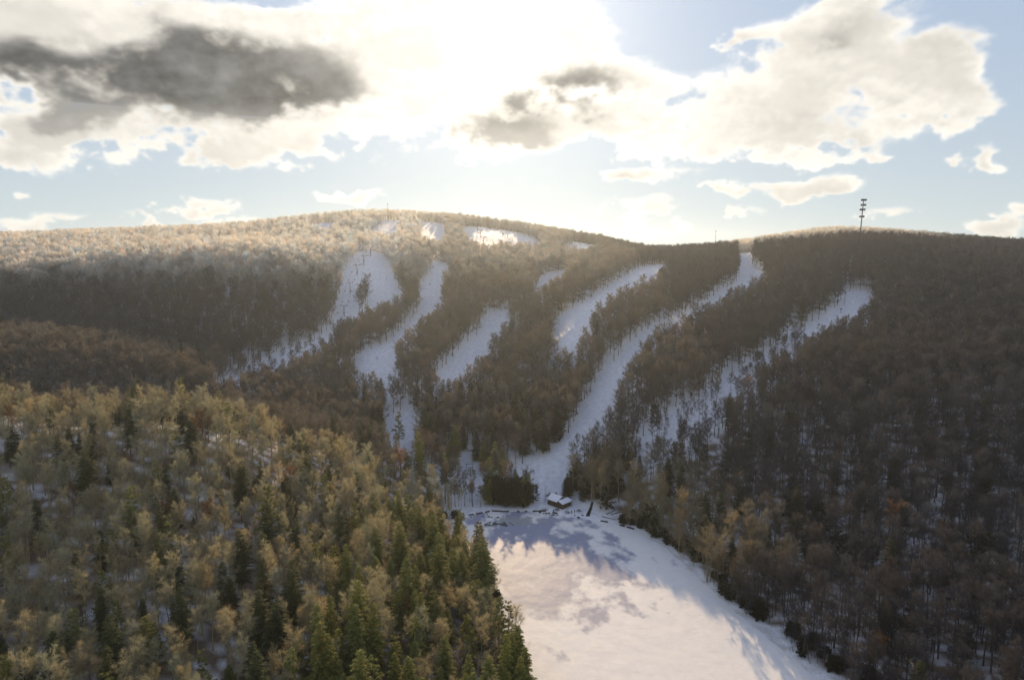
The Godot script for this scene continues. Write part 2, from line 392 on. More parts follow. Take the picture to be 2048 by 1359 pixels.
# ---------------------------------------------------------------- trees
# twig and bark colours are relative; the copy's tint mixes wood colour with painted sun and shade
func hardwood(tall: float, spread: float, clear: float, limbs: int, fan: int, leaves := 0, thin := 0.045, thick := 0.085, pale := 0.0) -> Array:
	var trunk := Shape.new()
	var crown := Shape.new()
	var bark := Color(0.55, 0.55, 0.57) if thin < 0.04 else Color(0.40, 0.40, 0.43)
	if pale > 0.0: bark = Color(pale, pale, pale * 1.04)
	var pts := []
	var lean := Vector3(rand(-0.05, 0.05), 0, rand(-0.05, 0.05))
	for k in 9:
		var t := k / 8.0
		pts.append(Vector3(rand(-0.12, 0.12) * t * 3, t * tall * 0.93, rand(-0.12, 0.12) * t * 3) + lean * t * tall)
	pts[0] = Vector3(0, -0.6, 0)
	var r0 := tall * 0.0125
	for k in 8:
		var a := r0 * (1.0 - k / 8.6) * (1.25 if k == 0 else 1.0)
		trunk.tube(pts[k], pts[k + 1], a, r0 * (1.0 - (k + 1) / 8.6), 6, bark)
	for i in limbs:
		var t := clear + (0.97 - clear) * pow((i + 0.5) / limbs, 0.9)
		var k := mini(7, int(t * 8))
		var p: Vector3 = pts[k].lerp(pts[k + 1], t * 8 - k)
		var az := i * 2.399 + rand(-0.4, 0.4)
		var out := Vector3(cos(az), 0, sin(az))
		var f := (t - clear) / (1.0 - clear)
		var rise := lerpf(0.22, 1.25, f) + rand(-0.15, 0.25)
		var length := spread * (1.1 - 0.42 * f) * rand(0.72, 1.18)
		if f < 0.12: length *= 0.75
		var dir := (out + Vector3.UP * rise).normalized()
		var r := r0 * (0.48 - 0.28 * f)
		var segs := 4
		for s in segs:
			var q := p + dir * length / segs
			trunk.tube(p, q, r * (1 - s * 0.22), r * (1 - (s + 1) * 0.22), 3, bark * 1.05)
			var subs := 1 if s == 0 else 3
			for b in subs:
				var o := p.lerp(q, rand(0.1, 1.0))
				var bd := (dir * 0.8 + rand_dir() * 0.95 + Vector3.UP * 0.35).normalized()
				var bl := length * rand(0.26, 0.5)
				var e := o + bd * bl
				crown.tube(o, e, r * 0.34, 0.012, 3, Color(0.6, 0.6, 0.62))
				for w in fan:
					var at := o.lerp(e, pow(rng.randf(), 0.7))
					var td := (bd * 0.75 + rand_dir() * 0.9 + Vector3.UP * 0.3).normalized()
					twig(crown, at, td, rand(0.6, 1.4), rand(thin, thick))
				for w in leaves:
					var at := o.lerp(e, rng.randf()) + rand_dir() * rand(0.1, 0.6)
					leaf(crown, at, rand(0.11, 0.2))
			dir = (dir + Vector3.UP * 0.16 + rand_dir() * 0.2).normalized()
			p = q
	return [trunk, crown]

func twig(s: Shape, p: Vector3, d: Vector3, l: float, w: float) -> void:
	var side := d.cross(rand_dir()).normalized() * w * 0.5
	var g := rand(0.75, 1.15)
	s.tri(p - side, p + side, p + d * l, Color(g, g, g))

func leaf(s: Shape, p: Vector3, r: float) -> void:
	var n := rand_dir()
	var a := n.cross(rand_dir()).normalized() * r
	var b := n.cross(a)
	var g := rand(0.7, 1.3)
	s.tri(p - a, p + b * 0.7, p + a, Color(g * 1.25, g * 0.8, g * 0.55))

func hemlock(tall: float, spread: float, bare: float) -> Array:
	var trunk := Shape.new()
	var crown := Shape.new()
	var r0 := tall * 0.012
	trunk.tube(Vector3(0, -0.6, 0), Vector3(0, tall * 0.5, 0), r0, r0 * 0.55, 7, Color(1.5, 1.0, 1.2))
	trunk.tube(Vector3(0, tall * 0.5, 0), Vector3(0, tall * 0.99, 0), r0 * 0.55, 0.015, 6, Color(1.5, 1.0, 1.2))
	var y := tall * bare
	while y < tall * 0.985:
		var t := (y / tall - bare) / (1.0 - bare)
		var count := 5 if t < 0.85 else 4
		var phase := rand(0, TAU)
		for k in count:
			if rng.randf() < 0.12: continue
			var az := phase + TAU * k / count + rand(-0.3, 0.3)
			var length := spread * pow(1.0 - t, 0.75) * rand(0.7, 1.12) + 0.25
			if t < 0.12: length *= 0.75
			var out := Vector3(cos(az), 0, sin(az))
			var side := Vector3(-sin(az), 0, cos(az))
			var droop := rand(0.25, 0.5) * (1.0 - t) - t * 0.45
			var o := Vector3(0, y + rand(-0.15, 0.15), 0)
			var tip := o + out * length + Vector3.DOWN * droop * length * 0.6
			crown.tube(o, tip, 0.045 * (1.2 - t), 0.01, 3, Color(1.2, 0.85, 0.9))
			var n := int(5 + length * 3.6)
			for q in n:
				var f := pow((q + 0.5) / n, 0.8)
				var at := o.lerp(tip, f) + Vector3.UP * 0.12 * length * sin(f * PI)
				var w := (0.28 + 0.30 * length * (1.0 - f * 0.75)) * rand(0.75, 1.2)
				for sgn in [-1.0, 1.0]:
					var d: Vector3 = (side * sgn + out * rand(0.45, 0.9) + Vector3.DOWN * rand(0.05, 0.4)).normalized()
					needles(crown, at, d, w, t)
				if q % 2 == 0: needles(crown, at, (out + rand_dir() * 0.5).normalized(), w * 0.8, t)
		y += tall * rand(0.026, 0.042) * (1.15 - 0.45 * t)
	needles(crown, Vector3(0, tall * 0.95, 0), Vector3.UP, tall * 0.06, 1.0)
	return [trunk, crown]

func needles(s: Shape, p: Vector3, d: Vector3, l: float, t: float) -> void:
	var side := d.cross(Vector3.UP + rand_dir() * 0.5).normalized() * l * rand(0.17, 0.27)
	var g := rand(0.65, 1.2)
	var col := Color(g, g, g * rand(0.8, 1.0))
	var m := p + d * l * 0.55
	s.tri(p, m + side, p + d * l + Vector3.DOWN * l * 0.12, col)
	s.tri(p, p + d * l + Vector3.DOWN * l * 0.12, m - side, col)

func pine(tall: float, spread: float, bare: float, round_top: bool) -> Array:
	var trunk := Shape.new()
	var crown := Shape.new()
	var r0 := tall * 0.013
	var bend := Vector3(rand(-0.4, 0.4), 0, rand(-0.4, 0.4))
	trunk.tube(Vector3(0, -0.6, 0), Vector3(0, tall * 0.5, 0) + bend * 0.5, r0, r0 * 0.6, 7, Color(1.3, 1.0, 1.3))
	trunk.tube(Vector3(0, tall * 0.5, 0) + bend * 0.5, Vector3(0, tall * 0.97, 0) + bend, r0 * 0.6, 0.02, 6, Color(1.3, 1.0, 1.3))
	var y := tall * bare
	while y < tall * 0.97:
		var t := (y / tall - bare) / (1.0 - bare)
		var count := rng.randi_range(4, 6)
		var phase := rand(0, TAU)
		for k in count:
			if rng.randf() < 0.16: continue
			var az := phase + TAU * k / count + rand(-0.35, 0.35)
			var prof := sqrt(maxf(0.05, 1.0 - pow(absf(t - 0.35) / 0.72, 2.0))) if round_top else pow(1.0 - t, 0.6) * (0.75 + 0.25 * sin(minf(t * 6.0, PI)))
			var length := spread * prof * rand(0.6, 1.15) + 0.3
			var out := Vector3(cos(az), 0, sin(az))
			var rise := lerpf(-0.05, 0.9, t) + rand(-0.1, 0.15)
			var o := Vector3(0, y, 0) + bend * (y / tall)
			var tip := o + (out + Vector3.UP * rise * 0.5).normalized() * length
			crown.tube(o, tip, 0.06 * (1.2 - t), 0.015, 3, Color(1.1, 0.9, 1.1))
			var tufts := int(3 + length * 2.2)
			for q in tufts:
				var f := lerpf(0.3, 1.05, pow((q + 0.5) / tufts, 0.75))
				var at := o.lerp(tip, f) + rand_dir() * 0.32 * (0.4 + length * 0.2)
				for w in 12:
					var d := (out * 0.5 + rand_dir() * 0.95 + Vector3.UP * 0.5).normalized()
					var g := rand(0.6, 1.2)
					var l := rand(0.4, 0.7)
					var side := d.cross(rand_dir()).normalized() * l * 0.17
					crown.tri(at - side, at + side, at + d * l, Color(g, g, g))
		y += tall * rand(0.045, 0.07)
	return [trunk, crown]

func sapling(tall: float) -> Array:
	var trunk := Shape.new()
	var crown := Shape.new()
	for s in rng.randi_range(2, 4):
		var p := Vector3(rand(-0.4, 0.4), -0.2, rand(-0.4, 0.4))
		var dir := (Vector3.UP + rand_dir() * 0.25).normalized()
		var q := p + dir * tall * rand(0.7, 1.0)
		trunk.tube(p, q, 0.045, 0.012, 3, Color(0.7, 0.7, 0.72))
		for b in 9:
			var o := p.lerp(q, rand(0.25, 1.0))
			var bd := (dir * 0.6 + rand_dir() * 0.8 + Vector3.UP * 0.2).normalized()
			var e := o + bd * tall * rand(0.15, 0.32)
			twig(crown, o, bd, o.distance_to(e), 0.05)
			for w in 7: twig(crown, o.lerp(e, rng.randf()), (bd + rand_dir() * 0.8).normalized(), rand(0.3, 0.8), 0.04)
	return [trunk, crown]

func both(t: Array) -> ArrayMesh:
	var m := ArrayMesh.new()
	add_surface(m, t[0].v, t[0].c)
	add_surface(m, t[1].v, t[1].c)
	return m

func paint(rough: float, tint := Color.WHITE, backlight := 0.0, tex: Texture2D = null, scale := 0.1) -> StandardMaterial3D:
	var m := StandardMaterial3D.new()
	m.vertex_color_use_as_albedo = true
	m.albedo_color = tint.linear_to_srgb()
	m.roughness = rough
	m.metallic_specular = 0.3
	if backlight > 0.0:
		m.backlight_enabled = true
		m.backlight = Color(backlight, backlight, backlight).linear_to_srgb()
	if tex:
		m.albedo_texture = tex
		m.uv1_triplanar = true
		m.uv1_world_triplanar = true
		m.uv1_scale = Vector3(scale, scale, scale)
	return m

func noise_tex(freq: float, lo: Color, hi: Color, sd: int, octaves := 5, bump := false) -> NoiseTexture2D:
	var n := FastNoiseLite.new()
	n.seed = sd
	n.noise_type = FastNoiseLite.TYPE_SIMPLEX_SMOOTH
	n.frequency = freq
	n.fractal_octaves = octaves
	var t := NoiseTexture2D.new()
	t.width = 512
	t.height = 512
	t.seamless = true
	t.noise = n
	if bump:
		t.as_normal_map = true
		t.bump_strength = 3.0
	else:
		var g := Gradient.new()
		g.set_color(0, lo)
		g.set_color(1, hi)
		t.color_ramp = g
	return t

# where a tree stands, in words
func place_words(x: float, z: float) -> String:
	if z > -345 and x > -40 and x < 48 and z < -286:
		if x < 13 and x > -14 and z > -310: return "in the dark clump left of the cabin"
		if x >= 13: return "right behind the cabin" if x < 30 else "right of the cabin by the stream"
		return "left of the snowy clearing at the pond's head"
	if x < 28 and z > -345:
		var d := lake_distance(x, z)
		if d < 7: return "over the pond's left edge, %s" % ("near its head" if z < -240 else ("midway" if z < -200 else "nearest the viewer"))
		if d < 18: return "on the pond's left bank, %s" % ("near its head" if z < -240 else ("midway" if z < -200 else "bottom of the picture"))
		var row := "at the foot of" if z > -140 else ("low on" if z > -175 else ("midway up" if z > -225 else ("high on" if z > -275 else "on the crest of")))
		var side := "far left" if x < -150 else ("left" if x < -90 else ("middle" if x < -50 else "pond side"))
		return "%s the near ridge, %s" % [row, side]
	if x >= 28 and z > -345:
		var d := lake_distance(x, z)
		if d < 8: return "over the pond's right edge, %s" % ("near its head" if z < -250 else ("midway" if z < -210 else "nearest the viewer"))
		var row := "at the bottom of" if z > -190 else ("low on" if z > -225 else ("midway up" if z > -270 else "farther up"))
		var side := "close to the pond" if d < 35 else ("in the middle" if d < 80 else "far right")
		return "%s the right hillside, %s" % [row, side]
	if x < -110: return "on the dark left hill beyond the near ridge"
	if x > 120: return "high on the right hillside"
	return "between the ski trails on the middle hill, %s" % ("left" if x < -40 else ("centre" if x < 40 else "right"))

func seen_from_overlook(p: Vector3) -> bool:
	var c := cos(deg_to_rad(7.49))
	var s := sin(deg_to_rad(7.49))
	var q := p - Vector3(0, 115, 0)
	var depth := -q.y * s - q.z * c
	if depth < 20: return false
	return absf(q.x / depth) < 0.76 and absf((q.y * c - q.z * s) / depth) < 0.52

# ---------------------------------------------------------------- people: one skin over a skeleton, by a field of tapered bones
func person_mesh(bones: Array, cell: float) -> ArrayMesh:   # bone: [a, b, ra, rb, colour]
	var lo := Vector3.ONE * 1e9
	var hi := -lo
	for b in bones:
		for p in [b[0], b[1]]:
			lo = lo.min(p - Vector3.ONE * (maxf(b[2], b[3]) + cell * 2))
			hi = hi.max(p + Vector3.ONE * (maxf(b[2], b[3]) + cell * 2))
	var n := Vector3i(((hi - lo) / cell).ceil()) + Vector3i.ONE
	var f := PackedFloat32Array()
	f.resize(n.x * n.y * n.z)
	for k in n.z:
		for j in n.y:
			for i in n.x:
				var p := lo + Vector3(i, j, k) * cell
				var d := 0.0
				for b in bones:
					var ab: Vector3 = b[1] - b[0]
					var t := clampf((p - b[0]).dot(ab) / maxf(ab.length_squared(), 1e-9), 0, 1)
					var e: float = p.distance_to(b[0] + ab * t) - lerpf(b[2], b[3], t)
					d += exp(-e * 42.0)
				f[(k * n.y + j) * n.x + i] = -log(maxf(d, 1e-30)) / 42.0
	var at := {}
	var dot := PackedVector3Array()
	for k in n.z - 1:
		for j in n.y - 1:
			for i in n.x - 1:
				var sum := Vector3.ZERO
				var hits := 0
				for e in [[0, 1], [2, 3], [4, 5], [6, 7], [0, 2], [1, 3], [4, 6], [5, 7], [0, 4], [1, 5], [2, 6], [3, 7]]:
					var a := Vector3i(e[0] & 1, (e[0] >> 1) & 1, e[0] >> 2)
					var b := Vector3i(e[1] & 1, (e[1] >> 1) & 1, e[1] >> 2)
					var fa := f[((k + a.z) * n.y + j + a.y) * n.x + i + a.x]
					var fb := f[((k + b.z) * n.y + j + b.y) * n.x + i + b.x]
					if (fa < 0) != (fb < 0):
						sum += Vector3(a).lerp(Vector3(b), fa / (fa - fb))
						hits += 1
				if hits:
					at[Vector3i(i, j, k)] = dot.size()
					dot.append(lo + (Vector3(i, j, k) + sum / hits) * cell)
	var s := Shape.new()
	for c in at:
		for axis in 3:
			var u := (axis + 1) % 3
			var w := (axis + 2) % 3
			var q: Vector3i = c
			if q[u] < 1 or q[w] < 1: continue
			var nx := q
			nx[axis] += 1
			var f0 := f[(q.z * n.y + q.y) * n.x + q.x]
			var f1 := f[(nx.z * n.y + nx.y) * n.x + nx.x]
			if (f0 < 0) == (f1 < 0): continue
			var qa := q
			var qb := q
			var qc := q
			qa[u] -= 1
			qb[u] -= 1
			qb[w] -= 1
			qc[w] -= 1
			if not (at.has(qa) and at.has(qb) and at.has(qc)): continue
			var p0 := dot[at[q]]
			var col := Color.BLACK
			var best := 1e9
			for b in bones:
				var ab: Vector3 = b[1] - b[0]
				var t := clampf((p0 - b[0]).dot(ab) / maxf(ab.length_squared(), 1e-9), 0, 1)
				var e: float = p0.distance_to(b[0] + ab * t) - lerpf(b[2], b[3], t)
				if e < best:
					best = e
					col = b[4]
			if f0 < 0: s.quad(p0, dot[at[qc]], dot[at[qb]], dot[at[qa]], col)
			else: s.quad(p0, dot[at[qa]], dot[at[qb]], dot[at[qc]], col)
	return s.mesh(self)

func person_bones(jacket: Color, trousers: Color, hat: Color, crouch: float, arms: float) -> Array:
	var skin := Color(0.42, 0.26, 0.19)
	var boot := Color(0.03, 0.03, 0.035)
	var hip := Vector3(0, 0.92 - 0.22 * crouch, -0.16 * crouch)
	var chest := hip + Vector3(0, 0.42 - 0.06 * crouch, 0.20 * crouch)
	var neck := chest + Vector3(0, 0.17, 0.06 * crouch)
	var head := neck + Vector3(0, 0.15, 0.03)
	var b := [[hip, chest, 0.15, 0.165, jacket], [chest, neck, 0.12, 0.06, jacket], [head - Vector3(0, 0.03, 0), head, 0.085, 0.09, skin], [head + Vector3(0, 0.045, -0.015), head + Vector3(0, 0.07, -0.015), 0.105, 0.095, hat],
		[head + Vector3(0, -0.01, 0.09), head + Vector3(0, -0.03, 0.1), 0.02, 0.018, skin]]
	for s in [-1.0, 1.0]:
		var sh := chest + Vector3(0.19 * s, 0.08, 0)
		var el := sh + Vector3(0.07 * s, -0.27, 0.05 + 0.12 * arms)
		var ha := el + Vector3(-0.02 * s, -0.24 + 0.16 * arms, 0.06 + 0.17 * arms)
		b.append([sh, el, 0.075, 0.06, jacket])
		b.append([el, ha, 0.058, 0.045, jacket])
		b.append([ha, ha + Vector3(0, -0.05, 0.05), 0.045, 0.04, boot])
		var th := hip + Vector3(0.09 * s, -0.04, 0)
		var kn := Vector3(0.11 * s, 0.48 - 0.05 * crouch, 0.02 + 0.18 * crouch)
		var an := Vector3(0.12 * s, 0.09, 0)
		b.append([th, kn, 0.105, 0.075, trousers])
		b.append([kn, an, 0.072, 0.06, trousers])
		b.append([an, an + Vector3(0, -0.03, 0.15), 0.065, 0.05, boot])
	return b

func _ready():
	rng.seed = 20240117
	for k in range(0, LAKE.size(), 2): lake.append(Vector2(LAKE[k], LAKE[k + 1]))
	for t in [[n_big, 11, 0.055, 3], [n_mid, 23, 0.02, 4], [n_fine, 37, 0.055, 4], [n_sky, 51, 0.11, 6]]:
		t[0].seed = t[1]
		t[0].noise_type = FastNoiseLite.TYPE_SIMPLEX_SMOOTH
		t[0].frequency = t[2]
		t[0].fractal_octaves = t[3]
	sun_dir = Vector3(sin(deg_to_rad(SUN_AZ)) * cos(deg_to_rad(SUN_EL)), sin(deg_to_rad(SUN_EL)), -cos(deg_to_rad(SUN_AZ)) * cos(deg_to_rad(SUN_EL)))

	var cam := Camera3D.new()
	cam.name = "camera"
	add_child(cam)
	cam.position = Vector3(0, 115, 0)
	cam.rotation_degrees = Vector3(-7.49, 0, 0)
	cam.fov = 52.94
	cam.near = 0.5
	cam.far = 6000.0
	cam.current = true

	var env := Environment.new()
	env.background_mode = Environment.BG_SKY
	env.sky = make_sky()
	env.tonemap_mode = Environment.TONE_MAPPER_LINEAR
	env.tonemap_exposure = 1.07
	env.background_energy_multiplier = 1.0
	env.volumetric_fog_enabled = true
	env.volumetric_fog_density = 0.00013
	env.volumetric_fog_albedo = Color(0.90, 0.95, 1.0)
	env.volumetric_fog_anisotropy = 0.72
	env.sdfgi_enabled = true
	env.ssao_enabled = true
	env.ssil_enabled = true
	var we := WorldEnvironment.new()
	we.name = "environment"
	we.environment = env
	add_child(we)

	var sun := DirectionalLight3D.new()
	sun.name = "sun"
	add_child(sun)
	sun.look_at_from_position(sun_dir * 100.0, Vector3.ZERO)
	sun.light_energy = 1.6
	sun.light_color = Color(1.0, 0.87, 0.68)
	sun.light_angular_distance = 0.8
	sun.shadow_enabled = true

	solve_land()
	mark_open_ground()
	build_land()
	build_ice()
	build_forest()
	build_cabin()
	build_shore()
	build_lifts()
	build_people()

# ---------------------------------------------------------------- the ground
func build_land() -> void:
	var xs := PackedFloat32Array()
	var zs := PackedFloat32Array()
	var x := -1500.0
	while x < 1500.0:
		xs.append(x)
		x += 40.0 if x < -900 or x >= 900 else (2.5 if x >= -80 and x < 120 else 5.0)
	xs.append(1500.0)
	var z := -2400.0
	while z < 400.0:
		zs.append(z)
		z += 40.0 if z < -1200 or z >= 80 else (2.5 if z >= -330 and z < -100 else 5.0)
	zs.append(400.0)
	var nx := xs.size()
	var nz := zs.size()
	var pts := PackedVector3Array()
	var col := PackedColorArray()
	var snow := Color(0.80, 0.815, 0.84)
	var leafy := Color(0.20, 0.145, 0.095)
	for j in nz:
		for i in nx:
			var px := xs[i]
			var pz := zs[j]
			pts.append(Vector3(px, ground(px, pz), pz))
			var bare := smoothstep(-0.15, 0.35, n_mid.get_noise_2d(px * 9, pz * 9) + 0.5 * n_fine.get_noise_2d(px * 6, pz * 6) + (0.30 if px < 20 and pz > -340 else (0.12 if pz > -345 else 0.0)))
			if is_open(px, pz) or is_open(px + 8, pz) or is_open(px - 8, pz) or is_open(px, pz + 8) or is_open(px, pz - 8) or is_open(px + 5, pz) or is_open(px - 5, pz) or is_open(px, pz + 5) or is_open(px, pz - 5): bare *= 0.05
			if px > -70 and px < 150 and pz > -350 and pz < -20 and lake_distance(px, pz) < 5: bare *= 0.4
			col.append(snow.lerp(leafy, bare))
	var shapes := {}
	for k in OPEN.size() + 1: shapes[k] = [PackedVector3Array(), PackedVector3Array(), PackedColorArray()]
	var nrm := PackedVector3Array()
	for j in nz:
		for i in nx:
			var a := pts[j * nx + maxi(i - 1, 0)]
			var b := pts[j * nx + mini(i + 1, nx - 1)]
			var c := pts[maxi(j - 1, 0) * nx + i]
			var d := pts[mini(j + 1, nz - 1) * nx + i]
			nrm.append((d - c).cross(b - a).normalized())
	for j in nz - 1:
		for i in nx - 1:
			var k := open_name((xs[i] + xs[i + 1]) / 2, (zs[j] + zs[j + 1]) / 2)
			var q := [j * nx + i, j * nx + i + 1, (j + 1) * nx + i + 1, (j + 1) * nx + i]
			var s: Array = shapes[k]
			for t in [0, 1, 2, 0, 2, 3]:
				s[0].append(pts[q[t]])
				s[1].append(nrm[q[t]])
				s[2].append(col[q[t]] if k == 0 else snow)
	var floor_tex := noise_tex(0.03, Color(0.84, 0.83, 0.82), Color(1, 1, 1), 5)
	var forest_floor := paint(0.85, Color.WHITE, 0.0, floor_tex, 0.06)
	var groomed := paint(0.7, Color.WHITE, 0.0, noise_tex(0.03, Color(0.80, 0.81, 0.83), Color(1, 1, 1), 8, 6), 0.02)
	groomed.normal_enabled = true
	groomed.normal_texture = noise_tex(0.05, Color.BLACK, Color.WHITE, 9, 4, true)
	groomed.normal_scale = 0.5
	for k in shapes:
		if shapes[k][0].is_empty(): continue
		var a := []
		a.resize(Mesh.ARRAY_MAX)
		a[Mesh.ARRAY_VERTEX] = shapes[k][0]
		a[Mesh.ARRAY_NORMAL] = shapes[k][1]
		a[Mesh.ARRAY_COLOR] = shapes[k][2]
		var m := ArrayMesh.new()
		m.add_surface_from_arrays(Mesh.PRIMITIVE_TRIANGLES, a)
		if k == 0: tag(part("hillside_ground", m, forest_floor, self), "snowy forest floor of the hills and ridges under the trees", "ground", "", "structure")
		else: tag(part("ski_trail", m, groomed, self), OPEN[k - 1][0], "ski trail", "ski trails", "structure")

func build_ice() -> void:
	var w := 768
	var h := 1024
	var x0 := -60.0
	var x1 := 132.0
	var z0 := -310.0
	var z1 := -54.0
	var im := Image.create(w, h, true, Image.FORMAT_RGB8)
	var ro := Image.create(w, h, true, Image.FORMAT_RGB8)
	for j in h:
		for i in w:
			var x := x0 + (x1 - x0) * i / w
			var z := z0 + (z1 - z0) * j / h
			var a := n_mid.get_noise_2d(x * 3.2, z * 2.2)
			var b := n_fine.get_noise_2d(x * 5, z * 3.5)
			var c := n_fine.get_noise_2d(x * 20 + 90, z * 14)
			# wind-scoured grey ice towards the upper left, drifted snow to the right and near
			var bias := 0.66 - Vector2((x - 6) / 36, (z + 243) / 44).length() * 0.60
			var scoured := smoothstep(-0.06, 0.26, bias + 0.55 * a + 0.16 * b + 0.03 * c)
			var slush := smoothstep(0.0, 0.25, 0.75 - Vector2((x - 2) / 17, (z + 280.5) / 6.0).length() + 0.6 * b + 0.3 * a)
			var wet := smoothstep(0.0, 0.12, 0.55 - Vector2((x + 6) / 10, (z + 276.5) / 3.4).length() + 0.7 * b + 0.2 * c)
			var snow := Color(0.71, 0.695, 0.68) * (1.0 + 0.05 * b + 0.04 * c)
			var streak := smoothstep(0.2, 0.55, n_fine.get_noise_2d(x * 1.5 + 300, z * 9)) * 0.22
			snow = snow.lerp(Color(0.60, 0.55, 0.44), streak)
			var ice := Color(0.25, 0.27, 0.36) * (1.0 + 0.06 * a + 0.05 * c)
			var col := snow.lerp(ice, scoured).lerp(Color(0.30, 0.31, 0.31), slush * 0.8).lerp(Color(0.08, 0.09, 0.09), wet)
			im.set_pixel(i, j, col.linear_to_srgb())
			# wind crust, cracks and old tracks
			var crack := absf(n_mid.get_noise_2d(x * 7 + 40, z * 3.5 - 70))
			col = col * (1.0 - 0.13 * smoothstep(0.022, 0.0, crack))
			var fleck := smoothstep(0.34, 0.5, n_fine.get_noise_2d(x * 26, z * 26 + 10)) * smoothstep(0.0, 0.3, a + 0.1)
			col = col * (1.0 - 0.22 * fleck)
			var r := lerpf(0.62, 0.52, scoured)
			r = lerpf(lerpf(r, 0.28, slush), 0.08, wet)
			ro.set_pixel(i, j, Color(r, r, r))
	var m := StandardMaterial3D.new()
	m.albedo_texture = ImageTexture.create_from_image(im)
	m.roughness_texture = ImageTexture.create_from_image(ro)
	m.roughness = 1.0
	m.metallic_specular = 0.18
	m.normal_enabled = true
	m.normal_texture = noise_tex(0.04, Color.BLACK, Color.WHITE, 19, 4, true)
	m.normal_scale = 0.12
	m.uv1_scale = Vector3.ONE
	var s := SurfaceTool.new()
	s.begin(Mesh.PRIMITIVE_TRIANGLES)
	for k in [[0, 0], [1, 0], [1, 1], [0, 0], [1, 1], [0, 1]]:
		s.set_normal(Vector3.UP)
		s.set_tangent(Plane(1, 0, 0, 1))
		s.set_uv(Vector2(k[0], k[1]))
		s.add_vertex(Vector3(lerpf(x0, x1, k[0]), 0, lerpf(z0, z1, k[1])))
	tag(part("frozen_pond_water", s.commit(), m, self), "frozen pond with drifted snow, grey bare ice and a wet patch at its head", "water", "", "structure")

